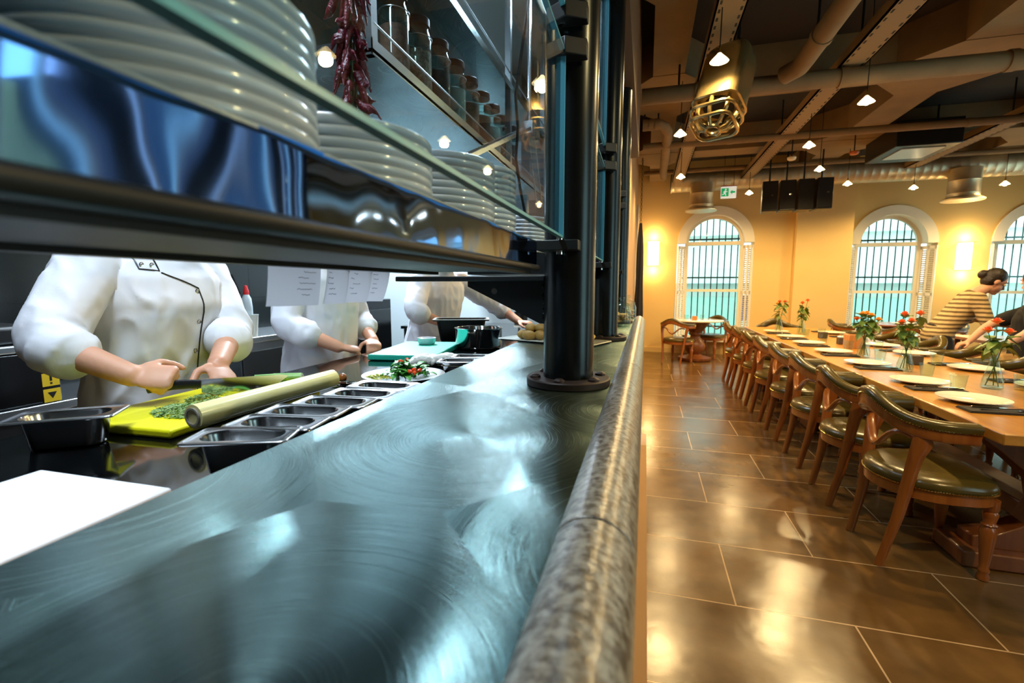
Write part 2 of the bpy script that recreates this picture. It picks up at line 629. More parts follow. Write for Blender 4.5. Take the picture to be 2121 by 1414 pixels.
def dup(root, loc, rz=None, label=None, group=None, scale=None):
    def cp(o, par):
        c = o.copy()
        COL.objects.link(c)
        c.parent = par
        for ch in list(o.children):
            cp(ch, c)
        return c
    r = cp(root, None)
    r.location = loc
    if rz is not None:
        r.rotation_euler = (0, 0, rz)
    if label:
        r['label'] = label
    if group:
        r['group'] = group
    if scale:
        r.scale = scale if isinstance(scale, tuple) else (scale,) * 3
    return r


ORD = ['nearest', 'second', 'third', 'fourth', 'fifth', 'sixth', 'seventh', 'eighth', 'ninth', 'tenth', 'eleventh', 'twelfth', 'thirteenth', 'fourteenth']
ORDB = ['lowest', 'second lowest', 'third lowest', 'fourth from the bottom', 'fifth from the bottom', 'sixth from the bottom', 'seventh from the bottom', 'eighth from the bottom', 'ninth from the bottom', 'tenth from the bottom', 'eleventh from the bottom', 'twelfth from the bottom', 'thirteenth from the bottom']


def rrect(hx, hy, r, z, k=6, c=(0, 0)):
    r = min(r, hx * .999, hy * .999)
    pts = []
    for sx, sy, a0 in ((1, 1, 0), (-1, 1, 90), (-1, -1, 180), (1, -1, 270)):
        for i in range(k + 1):
            a = R(a0 + 90 * i / k)
            pts.append((c[0] + sx * (hx - r) + r * math.cos(a), c[1] + sy * (hy - r) + r * math.sin(a), z))
    return pts


def fuse(mb, name, mat, parent=None, voxel=.01, sm=4, wr=None, loc=(0, 0, 0), build=True):
    """fuses overlapping closed pieces into one continuous skin; wr = (amp, scale) cloth wrinkles"""
    m = mb.mesh(name)
    o = bpy.data.objects.new('tmp', m)
    COL.objects.link(o)
    r = o.modifiers.new('r', 'REMESH')
    r.mode = 'VOXEL'
    r.voxel_size = voxel
    if sm:
        q = o.modifiers.new('s', 'SMOOTH')
        q.factor = .5
        q.iterations = sm
    dg = bpy.context.evaluated_depsgraph_get()
    dg.update()
    me = bpy.data.meshes.new_from_object(o.evaluated_get(dg))
    bpy.data.objects.remove(o)
    me.name = name
    if wr:
        nr = [v.normal.copy() for v in me.vertices]
        for v, n in zip(me.vertices, nr):
            p = v.co
            q = Vector((p.x * wr[1], p.y * wr[1], p.z * wr[1] * .45))
            a = 1 - 2 * abs(noise.noise(q + Vector((noise.noise(q * .7) * 1.2, 0, 3.1))))
            b_ = 1 - 2 * abs(noise.noise(q * 2.6 + Vector((0, 5, noise.noise(q * 1.9)))))
            v.co = p + n * (wr[0] * (a * .6 + .38 * b_ + .25 * noise.noise(q * 1.2)))
    me.materials.clear()
    me.materials.append(mat)
    me.shade_smooth()
    if not build:
        return me
    return link(name, me, parent, loc)

# ------------------------------------------------------------------ the setting
def arch_wall(name, L, H, ops, mat, loc, rz, depth=.3, ns=20):
    """wall in its own frame: face at y=0, room towards -y; ops = (xc, half width, sill z, spring z)"""
    mb = MB()
    x = 0.0
    for xc, hw, z0, zs in ops + [(L, 0, 0, 0)]:
        x1 = xc - hw
        for y in (0, depth):
            mb.add([(x, y, 0), (x1, y, 0), (x1, y, H), (x, y, H)], [(0, 1, 2, 3)])
        if hw:
            arc = [(xc - hw * math.cos(PI * i / ns), zs + hw * math.sin(PI * i / ns)) for i in range(ns + 1)]
            for y in (0, depth):
                mb.add([(xc - hw, y, 0), (xc + hw, y, 0), (xc + hw, y, z0), (xc - hw, y, z0)], [(0, 1, 2, 3)])
                vs, fs = [], []
                for i, (a, b) in enumerate(arc):
                    vs += [(a, y, b), (a, y, H)]
                    if i:
                        k = 2 * i
                        fs.append((k - 2, k, k + 1, k - 1))
                mb.add(vs, fs)
            loop = [(xc - hw, z0)] + arc + [(xc + hw, z0)]
            vs, fs = [], []
            for a, b in loop:
                vs += [(a, 0, b), (a, depth, b)]
            n = len(loop)
            for i in range(n):
                j = (i + 1) % n
                fs.append((2 * i, 2 * i + 1, 2 * j + 1, 2 * j))
            mb.add(vs, fs)
            x = xc + hw
    mb.add([(0, 0, 0), (0, depth, 0), (0, depth, H), (0, 0, H)], [(0, 1, 2, 3)])
    mb.add([(L, 0, 0), (L, depth, 0), (L, depth, H), (L, 0, H)], [(0, 1, 2, 3)])
    return struct(mb.build(name, mat, None, loc, (0, 0, rz), smooth=False))


def path_frame(mb, hw, z0, zs, w, y0, y1, arch=True, ns=24, legs=True):
    """moulding of width w outside the half width hw, following jambs and arch"""
    pts = []
    if legs:
        pts.append((-1, z0, None))
    for i in range(ns + 1):
        a = PI - PI * i / ns
        pts.append((math.cos(a), None, math.sin(a)))
    if legs:
        pts.append((1, z0, None))
    rings = []
    for c, z, s in pts:
        ri, ro = hw, hw + w
        if s is None:
            a, b = (c * ri, z), (c * ro, z)
        else:
            a, b = (c * ri, zs + s * ri), (c * ro, zs + s * ro)
        rings.append([(a[0], y0, a[1]), (b[0], y0, b[1]), (b[0], y1, b[1]), (a[0], y1, a[1])])
    return mb.loft(rings)


def louvre_leaf(w, h, n):
    m = MB()
    for x in (.02, w / 2, w - .02):
        m.box((x, 0, h / 2), (.035, .026, h))
    for z in (.03, h * .5, h - .03):
        m.box((w / 2, 0, z), (w, .026, .06))
    for i in range(n):
        z = .07 + (h - .14) * (i + .5) / n
        st = len(m.v)
        m.box((0, 0, 0), (w - .05, .03, .006))
        m.xf(Matrix.Translation((w / 2, 0, z)) @ Matrix.Rotation(R(35), 4, 'X'), st)
    return m


def window(n, loc, rz, hw, z0, zs, d, detail=True, trim=.165):
    o = bpy.data.objects.new('window_%d' % n, None)
    COL.objects.link(o)
    o.location = loc
    o.rotation_euler = (0, 0, rz)
    struct(o)
    m = MB()
    path_frame(m, hw, z0, zs, trim, -.03, d - .02, legs=False)
    m.build('architrave', MT['white'], o)
    m = MB()
    fw_ = .06 if detail else .03
    path_frame(m, hw - fw_ + .005, z0, zs, fw_, d - .03, d + .03)
    m.box((0, d + .01, zs), (2 * hw, .09, .07))
    m.box((0, d + .01, z0 + (zs - z0) * .515), (2 * hw, .07, .05))
    m.box((0, d + .01, z0 + .035), (2 * hw, .08, .07))
    m.build('frame', MT['white'], o)
    m = MB()
    m.box((0, d - .14, z0 - .0), (2 * hw + .33, .36, .05))
    m.build('sill', MT['white'], o, bev=.006)
    pl = [(-hw + .02, z0), (hw - .02, z0)] + [((hw - .02) * math.cos(PI * i / 24), zs + (hw - .02) * math.sin(PI * i / 24)) for i in range(25)]
    MB().prism(pl, 'y', d + .018, d + .022).build('pane', MT['winglass'], o, smooth=False)
    if detail:
        m = MB()
        for i in range(9):
            x = -hw + 2 * hw * (i + .5) / 9
            m.cyl((x, d + .2, z0 - .1), (x, d + .2, zs + math.sqrt(max(0, hw * hw - x * x)) + .04), .011, n=8)
        for z in (z0 + .25, z0 + 1.25, zs + .1):
            m.box((0, d + .2, z), (2 * hw + .1, .03, .03))
        m.build('grille', MT['iron'], o)
        for sd in (1, -1):
            h = zs - z0 - .08
            dy = d - .005
            lf = louvre_leaf(math.hypot(dy, .15), h, 42)
            an = math.atan2(dy, .15)
            lf.build('shutter', MT['shutter'], o, (sd * (hw + .150), -.035, z0 + .03), (0, 0, PI - an if sd > 0 else an), smooth=False)
    return o


FY0, FY1 = -4.2, 10.55
struct(MB().bb(-3.4, 7.6, 4.97, 11.0, -.12, 0).bb(-3.4, 3.47, FY0, 4.97, -.12, 0).build('floor', MT['floor'], smooth=False))
struct(MB().bb(-.3, 7.7, 4.97, 11.1, 3.78, 3.95).bb(-.3, 3.47, FY0, 4.97, 3.78, 3.95).build('ceiling', MT['ceil'], smooth=False))
struct(MB().bb(-3.4, -.16, FY0, 5.1, KL_Z + .06, KL_Z + .2).build('ceiling_kitchen', MT['kceil'], smooth=False))

WA, WB = 10.1, 10.55
arch_wall('wall_back', 3.9, 3.85, [(1.28 + .33, .70, .28, 2.2)], MT['wall'], (-.33, WA, 0), 0, .32)
arch_wall('wall_back_recess', 4.1, 3.85, [(4.43 - 3.55, .70, .28, 2.15), (6.62 - 3.55, .70, .28, 2.15)], MT['wall'], (3.55, WB, 0), 0, .36)
struct(MB().bb(2.66, 3.57, WA - .12, WA + .02, 0, 3.8).build('wall_pilaster', MT['wall'], smooth=False))
window(1, (1.28, WA, 0), 0, .535, .28, 2.2, .16)
window(2, (4.43, WB, 0), 0, .535, .28, 2.15, .24)
window(3, (6.62, WB, 0), 0, .535, .28, 2.15, .24)
# right-hand wall, its windows are what the polished shelf front mirrors
ry = [9.0, 7.2, 5.4]
arch_wall('wall_right', 6.3, 3.85, [(10.9 - y, .70, .28, 2.2) for y in ry], MT['wall'], (7.4, 10.9, 0), R(-90), .3)
for i, y in enumerate(ry):
    window(4 + i, (7.4, y, 0), R(-90), .535, .28, 2.2, .16, detail=False)
struct(MB().bb(3.4, 7.4, 4.95, 5.1, 0, 3.85).build('wall_return_added', MT['navy'], smooth=False))  # unseen return of the added near wall
rn = [4.72, 4.2, 3.62, 3.02, 2.46]
arch_wall('wall_near_added', 9.25, 3.85, [(5.05 - y, .19, .5, 3.0) for y in rn] + [(4.75, .70, .5, 2.3)], MT['navy'], (3.4, 5.05, 0), R(-90), .07)  # out-of-view wall added so the shelf front mirrors dark navy
for i, y in enumerate(rn):
    window(7 + i, (3.4, y, 0), R(-90), .13, .5, 3.0, .05, detail=False, trim=.06)
struct(MB().bb(-3.4, 3.7, FY0 - .1, FY0 + .02, 0, 3.9).build('wall_front', MT['walltan'], smooth=False))
struct(MB().bb(-.34, -.2, 4.98, 10.2, 0, 3.9).build('wall_left', MT['walltan'], smooth=False))
struct(MB().bb(-.27, -.11, FY0, 5.0, 2.62, 3.9).build('wall_over_pass', MT['bulk'], smooth=False))
window(12, (3.4, .3, 0), R(-90), .535, .5, 2.3, .05, detail=False)  # unseen window added for cool daylight on plates and rail
# kitchen shell
struct(MB().bb(-3.4, -3.2, FY0, 5.1, 0, 3.6).build('wall_kitchen_left', MT['tile'], smooth=False))
struct(MB().bb(-3.4, -.2, 4.9, 5.08, 0, 3.6).build('wall_kitchen_back', MT['kwall'], smooth=False))
struct(MB().bb(-3.4, -.2, -2.0, -1.9, 0, 3.6).build('wall_kitchen_front', MT['tile'], smooth=False))
struct(MB().bb(-.02, .045, -1.9, 4.2, 0, .05).build('baseboard_pass', MT['walltan'], smooth=False))
struct(MB().bb(-.33, 2.66, WA - .02, WA + .01, 0, .10).build('baseboard_back', MT['wall'], smooth=False))

# ceiling beams (waffle slab)
k = 0
for y0, y1 in ((3.1, 3.5), (5.55, 5.95), (8.0, 8.4), (.6, 1.0)):
    k += 1
    struct(MB().bb(-.2, 7.4 if y0 > 4 else 3.4, y0, y1, 3.42, 3.8).build('trim_beam_%d' % k, MT['beam'], smooth=False))
for x0, x1 in ((2.55, 2.95), (5.0, 5.4), (.0, .3)):
    k += 1
    m = MB().bb(x0, x1, FY0 if x0 < 3 else 5.1, 10.2, 3.43, 3.8)
    for yc in (3.3, 5.75, 8.2) if x0 < 3 else (5.75, 8.2):
        m.prism([(x0 - .45, yc - .05), (x0, yc - .6), (x1, yc - .6), (x1 + .45, yc - .05), (x1 + .45, yc + .05), (x1, yc + .6), (x0, yc + .6), (x0 - .45, yc + .05)], 'z', 3.425, 3.8)
    struct(m.build('trim_beam_%d' % k, MT['beam'], smooth=False))

# street outside the back windows
def outside(name, mb, mat, label, cat):
    return struct(mb.build(name, mat, smooth=False), label, cat)


outside('ground_street', MB().bb(-8, 16, 11.05, 22, -.7, -.6), MT['road'], 'grey asphalt street outside the barred windows', 'street')
fac = thing('building', 'pale teal building across the street seen through the barred windows', 'building', (4, 17, -.6), kind='structure')
MB().bb(-13, 14, 0, 1, 0, 9).build('facade', MT['facade'], fac, smooth=False)
MB().bb(-13, 14, -.5, .0, 2.05, 2.55).build('fascia', MT['facadew'], fac, smooth=False)
MB().bb(-13, 14, -.25, .0, 3.6, 3.95).build('cornice', MT['facadew'], fac, smooth=False)
MB().bb(-13, 14, -.3, .0, .0, 1.6).build('awning', MT['facadeg'], fac, smooth=False)
for i in range(8):
    x = -11 + i * 3.1
    MB().bb(x, x + 1.1, -.06, .0, 4.1, 5.9).build('upper_window', MT['faced'], fac, smooth=False)
MB().bb(2.1 - 4, 2.55 - 4, -5.1, -5.05, 1.15, 1.75).build('street_sign', MT['blue'], fac, smooth=False)
MB().cyl((2.32 - 4, -5.04, 0), (2.32 - 4, -5.04, 1.8), .025).build('sign_pole', MT['iron'], fac)

# ------------------------------------------------------------------ ceiling services
def channel(name, x0, x1, z, label, ya=-7):
    t = thing(name, label, 'cable tray', ((x0 + x1) / 2, 3.2, z))
    w = (x1 - x0) / 2
    m = MB().bb(-w, w, ya, 6.2, 0, .015).bb(-w, -w + .012, ya, 6.2, 0, .09).bb(w - .012, w, ya, 6.2, 0, .09)
    m.build('tray_body', MT['traym'], t, smooth=False)
    for y in [q for q in (-5, -2, 1.6, 4) if q > ya]:
        MB().cyl((0, y, .01), (0, y, 3.78 - z), .01, n=6).build('hanger', MT['dsteel'], t)
    return t


channel('cable_tray', .40, .60, 3.25, 'slotted cable tray under the ceiling passing just left of the big hanging spotlight')
channel('cable_tray', 1.56, 1.76, 3.25, 'slotted cable tray running the length of the ceiling above the long table')
channel('cable_tray', 4.0, 4.2, 3.27, 'slotted cable tray in the upper right ceiling corner near the ceiling cassette', 2.0)


def pipe(label, pts, r, mat='beam', name='ceiling_pipe'):
    t = thing(name, label, 'pipe', pts[0])
    P = [Vector(p) - Vector(pts[0]) for p in pts]
    MB().tube(P, r, 16).build('pipe_run', MT[mat], t)
    for f in (.15, .5, .85):
        c = P[0].lerp(P[1], f)
        m = MB()
        m.tube([c - (P[1] - P[0]).normalized() * .03, c + (P[1] - P[0]).normalized() * .03], r * 1.12, 16)
        m.build('collar', MT[mat], t)
    for f in (.1, .9):
        c = P[0].lerp(P[1], f)
        z = 3.78 - (pts[0][2] + c.z)
        if z > .05:
            MB().cyl((c.x, c.y, c.z), (c.x, c.y, c.z + z), .01, n=6).build('hanger', MT['dsteel'], t)
    return t


pipe('thick round pipe running towards the camera between two cable trays', [(1.2, 2.2, 3.2), (1.2, 4.55, 3.2), (1.19, 4.7, 3.19), (1.1, 4.82, 3.18)], .075)
pipe('thick pipe crossing the ceiling from left to right behind the big spotlight', [(-.1, 4.95, 3.17), (3.3, 5.0, 3.17), (3.7, 5.3, 3.17), (7.2, 5.4, 3.17)], .075)
pipe('thin pipe crossing the ceiling in front of the ceiling cassette', [(-.1, 6.9, 3.24), (7.2, 6.95, 3.24)], .045)
pipe('pipe bending down from the ceiling beside the wall above the dark hanging cloth', [(-.1, 6.2, 3.3), (.1, 6.2, 3.3), (.16, 6.25, 3.28), (.2, 6.4, 3.26), (.22, 8.6, 3.26), (.24, 8.75, 3.22)], .06)
pipe('slim pipe along the ceiling just in front of the back wall duct', [(-.1, 9.1, 3.38), (7.2, 9.1, 3.38)], .04)

# spiral duct with two outlets
t = thing('spiral_duct', 'big spiral metal duct running along the top of the back wall', 'duct', (.39, 9.6, 3.30))
prof = [(.194, 0)]
for i in range(58):
    z = .06 + i * .12
    prof += [(.194, z - .012), (.1975, z), (.194, z + .012)]
prof.append((.194, 7.0))
MB().lathe(prof, n=40).xf(Matrix.Rotation(R(90), 4, 'Y')).build('duct_run', MT['duct'], t, ang=60)
MB().cyl((0, 0, 0), (.02, 0, 0), .205, n=40).build('end_cap', MT['duct'], t)
for x in (.3, 2.2, 4.3, 6.2):
    MB().box((x, 0, .33), (.03, .03, .3)).build('hanger', MT['dsteel'], t)
for x, lb in ((.93, 'short flared metal air outlet hanging below the duct left of the black speakers'), (4.86, 'flared metal air outlet hanging below the duct at the upper right')):
    t = thing('air_outlet', lb, 'air outlet', (x, 9.45, 2.72), group='air outlets under the duct')
    MB().lathe([(.27, 0), (.275, .02), (.21, .06), (.205, .10), (.21, .11), (.205, .12), (.205, .30), (.21, .31), (.205, .32), (.205, .50)], n=40).build('collar_pipe', MT['duct'], t)
    MB().lathe([(.2, .03), (.2, .035)], n=32).build('outlet_grille', MT['ceil'], t)

# line array speakers
for i in range(4):
    t = thing('loudspeaker', ['leftmost box of the black hanging speaker row', 'second box from the left in the black hanging speaker row', 'third box from the left in the black hanging speaker row', 'rightmost box of the black hanging speaker row with one slanted side'][i], 'speaker', (1.835 + i * .235, 8.5 - .02 * i, 2.52), R(-6 + 4 * i), 'black speakers hanging in a row')
    MB().prism([(-.11, -.16), (.11, -.16), (.09, .16), (-.09, .16)], 'z', 0, .46).build('cabinet', MT['black'], t, bev=.012)
    MB().bb(-.10, .10, -.166, -.16, .02, .44).build('speaker_grille', MT['tshirt'], t)
    MB().lathe([(.018, -.004), (.018, .004)], n=16, sy=.6).xf(Matrix.Translation((.03, -.168, .24)) @ Matrix.Rotation(R(90), 4, 'X')).build('logo', MT['chrome'], t)
    MB().cyl((0, 0, .46), (0, 0, 3.42 - 2.52 + .35), .012, n=8).build('hanger', MT['dsteel'], t)

# exit sign
t = thing('exit_sign', 'small green and white running-man exit sign hanging below the duct', 'sign', (1.35, 9.25, 2.90))
MB().bb(-.125, .125, -.02, .02, 0, .2).build('sign_box', MT['exitw'], t, bev=.004)
MB().bb(-.12, .0, -.024, -.02, .03, .17).build('green_panel', MT['exitg'], t)
m = MB().ell((-.05, -.027, .145), (.014, .003, .014), 10, 6)
m.tube([(-.055, -.027, .125), (-.065, -.027, .085)], .011, 6).tube([(-.065, -.027, .085), (-.045, -.027, .065), (-.05, -.027, .042)], .007, 6).tube([(-.065, -.027, .085), (-.085, -.027, .065), (-.105, -.027, .062)], .007, 6)
m.tube([(-.055, -.027, .122), (-.035, -.027, .105), (-.022, -.027, .115)], .006, 6).tube([(-.057, -.027, .12), (-.08, -.027, .11), (-.085, -.027, .092)], .006, 6)
m.build('pictogram', MT['exitw'], t)
m = MB().prism([(.02, .1), (.06, .14), (.06, .115), (.105, .115), (.105, .085), (.06, .085), (.06, .06)], 'y', -.026, -.02)
m.build('arrow', MT['exitg'], t)
MB().bb(-.13, .13, -.022, .022, .2, .215).build('red_edge', MT['red'], t)
for x in (-.08, .08):
    MB().cyl((x, 0, .215), (x, 0, .86), .004, n=6).build('hanger', MT['dsteel'], t)

# ceiling cassette, detectors
t = thing('ceiling_cassette', 'black ceiling air cassette with a pale square grille underneath', 'air conditioner', (3.42, 7.95, 3.15))
MB().bb(-.36, .36, -.5, .42, 0, .32).build('casing', MT['black'], t, bev=.01)
MB().bb(-.24, .24, -.38, .18, -.012, 0).build('intake_grille', MT['tray'], t)
for x in (-.3, .3):
    MB().cyl((x, 0, .32), (x, 0, .64), .012, n=8).build('hanger', MT['dsteel'], t)
for (x, y, z), mt, lb in (((2.72, 7.8, 3.16), 'orange', 'small round orange smoke detector below the ceiling left of the cassette'), ((1.95, 7.8, 3.14), 'white', 'tiny white sensor below the ceiling above the black speakers')):
    t = thing('smoke_detector', lb, 'detector', (x, y, z))
    MB().lathe([(.02, 0), (.05, .01), (.06, .035), (.055, .05)], n=24).build('detector_body', MT[mt], t)
    MB().cyl((0, 0, .05), (0, 0, .64 + 3.14 - z), .008, n=6).build('stem', MT['dsteel'], t)

# big hanging spotlight body with a ribbed open nose
ax0, ax1 = Vector((.585, 4.12, 3.12)), Vector((.435, 3.86, 2.49))
t = thing('stage_spotlight', 'big capsule-shaped metal spotlight hanging nose down with an open ribbed grille', 'spotlight', ax0)
d = (ax1 - ax0)
L = d.length
M = d.to_track_quat('Z', 'Y').to_matrix().to_4x4()
rings = []
for z, s in ((-.02, .45), (.0, .75), (.05, .93), (.12, 1.0), (.45, 1.0), (L - .2, .97)):
    rings.append([(p[0] * 1, p[1] * 1, z) for p in rrect(.165 * s, .14 * s, .07 * s, z)])
MB().loft(rings).xf(M).build('housing', MT['grille'], t, ang=50)
m = MB()
for s, z in ((1.0, L - .2), (.98, L - .12), (.9, L - .03)):
    pts = rrect(.165 * s, .14 * s, .07 * s, z, 3)
    m.tube(pts, .013, 6, closed=True)
for i in range(8):
    a = 2 * PI * i / 8
    c, s_ = math.cos(a), math.sin(a)
    m.tube([(.155 * c, .13 * s_, L - .2), (.15 * c, .125 * s_, L - .1), (.10 * c, .085 * s_, L - .02), (.05 * c, .045 * s_, L)], [.014, .016, .014, .011], 6)
m.tube([(.05 * math.cos(2 * PI * i / 10), .045 * math.sin(2 * PI * i / 10), L) for i in range(10)], .012, 6, closed=True)
m.xf(M).build('nose_grille', MT['grille'], t)
MB().lathe([(.11, L - .195), (.11, L - .19)], n=24).xf(M).build('lens', MT['black'], t)
MB().box((-.175, 0, L - .18), (.02, .03, .04)).xf(M).build('red_latch', MT['red'], t)
MB().tube([(0, 0, .0), (.035, .02, .1), (.04, .02, .64)], .012, 8).build('hanger', MT['dsteel'], t)


# pendant lamps
def pendant():
    t = thing('pendant_lamp', '', 'lamp', (0, 0, 0), group='small bare halogen lamps hanging from the ceiling')
    MB().lathe([(.012, .055), (.02, .045), (.05, .015), (.062, 0)], n=20, cap=False).build('reflector', MT['refl'], t)
    MB().ell((0, 0, .008), (.03, .03, .03), 12, 8).build('bulb', MT['lamp'], t)
    MB().cyl((0, 0, .05), (0, 0, .09), .012, n=8).build('socket', MT['brass'], t)
    MB().tube([(0, 0, .085), (.004, 0, .4), (0, 0, .87)], .004, 6).build('cord', MT['dsteel'], t)
    return t


lamps = [((.44, 3.72, 2.9), 'glowing pendant lamp hanging in front of the big capsule spotlight'),
         ((1.75, 4.85, 2.9), 'glowing pendant lamp over the table, highest in view right of the spotlight'),
         ((.29, 5.33, 2.9), 'glowing pendant lamp just left of the nose of the capsule spotlight'),
         ((1.70, 6.14, 2.9), 'glowing pendant lamp over the middle of the long table, third highest of the row'),
         ((2.19, 7.39, 2.9), 'glowing pendant lamp right above the row of black speakers'),
         ((.43, 7.35, 2.9), 'glowing pendant lamp in front of the left end of the spiral duct'),
         ((2.92, 8.53, 2.9), 'small pendant lamp just right of the black speakers against the duct'),
         ((5.24, 9.19, 2.9), 'small pendant lamp at the right edge in front of the duct'),
         ((1.62, 8.9, 2.9), 'small pale pendant lamp touching the left side of the black speakers'),
         ((4.05, 9.15, 2.9), 'dim small pendant lamp against the duct left of the right hand air outlet'),
         ((1.75, 2.9, 2.9), 'pendant lamp above the near end of the long table'),
         ((3.6, 5.2, 2.9), 'pendant lamp above the people at the right hand bench'),
         ((1.75, .6, 2.9), 'pendant lamp on the near side of the long table')]
proto = pendant()
for i, (p, lb) in enumerate(lamps):
    o = proto if i == 0 else dup(proto, p)
    o.location = p
    o['label'] = lb
    small = i in (6, 7, 8, 9)
    light('lamp_light', 'SPOT', (0, 0, -.03), PENDANT_W * (.6 if small else 1), WARM, o, size=.04, spot=165, blend=.6)

# wall sconces
for (x, y, z), lb, e in (((.12, WA, 2.01), 'lit box wall sconce on the cream wall left of the first arched window', 1.0), ((5.53, WB, 1.89), 'lit box wall sconce between the second and third arched windows', 1.0)):
    t = thing('wall_sconce', lb, 'wall lamp', (x, y, z))
    pts = [(.11 * math.cos(a), -.13 * math.sin(a)) for a in [PI * i / 12 for i in range(13)]]
    MB().prism(pts, 'z', -.24, .24).build('lamp_shade', MT['sconce'], t, ang=50)
    m = MB().bb(-.115, .115, -.14, 0, .24, .25).bb(-.115, .115, -.14, 0, -.25, -.24)
    m.build('sconce_frame', MT['brass'], t)
    MB().bb(-.1, .1, -.006, .0, -.24, .24).build('back_plate', MT['brass'], t)
    for dz in (.33, -.33):
        light('sconce_light', 'POINT', (0, -.12, dz), SCONCE_W * e * .5, WARM, t, size=.05)
    light('sconce_light', 'POINT', (0, -.3, 0), SCONCE_W * e * .5, WARM, t, size=.08)

# hanging dark cloth at the end of the pass
t = thing('hanging_cloth', 'narrow dark navy cloth bundle hanging on a chain beside the left wall', 'cloth', (-.115, 8.2, 3.42))
m = MB()
for i in range(26):
    z = -.01 - i * .04
    m.tube([(.012 * math.cos(a) * (1 if i % 2 else .4), .012 * math.cos(a) * (.4 if i % 2 else 1), z + .024 * math.sin(a)) for a in [2 * PI * q / 8 for q in range(8)]], .005, 5, closed=True)
m.build('chain', MT['rope'], t)
rings = []
for i in range(15):
    f = i / 14
    z = -1.03 - f * 1.75
    r = .018 + .042 * min(1, f * 2.2) + .008 * math.sin(f * 9)
    rings.append([(r * (1 + .22 * math.sin(5 * a + f * 3)) * math.cos(a), r * (1 + .22 * math.sin(5 * a + f * 3)) * math.sin(a), z) for a in [2 * PI * j / 30 for j in range(30)]])
MB().loft(rings).build('cloth_bundle', MT['curtain'], t, ang=80)
# shutter leaf on the left wall
t = thing('wall_shutter', 'white louvred shutter leaf standing on the left wall behind the steel posts', 'shutter', (-.185, 8.9, .9), R(90))
louvre_leaf(.5, 1.9, 40).build('shutter_leaf', MT['shutter'], t, smooth=False)

# ------------------------------------------------------------------ dining furniture
def rail_curve(n=33):
    """captain's chair rail: open U, chair faces +x. returns (x, y, ztop, zbot)"""
    out = []
    for i in range(n):
        u = -1 + 2 * i / (n - 1)          # -1 near arm .. 1 far arm
        a = u * 1.62
        x = -.245 * math.cos(a) - .01
        y = .275 * math.sin(a) if abs(a) < PI / 2 else .275 * math.copysign(1, a)
        if abs(a) > PI / 2:
            x = -.01 + (abs(a) - PI / 2) * 1.2
        # straighten the arms forward
        k = max(0, abs(u) - .55) / .45
        c = math.exp(-(u / .38) ** 2)
        zt = .752 + .10 * c
        zb = .665 + .085 * c
        out.append((x, y, zt, zb))
    return out


def beading(P, closed=False):
    """a strip of nail heads in one piece"""
    Q = []
    for i in range(len(P) if closed else len(P) - 1):
        a, b = P[i], P[(i + 1) % len(P)]
        n = max(1, round((b - a).length / .0055))
        Q += [a.lerp(b, q / n) for q in range(n)]
    return MB().tube(Q, [.0055 if i % 2 else .0018 for i in range(len(Q))], 6, closed=closed)


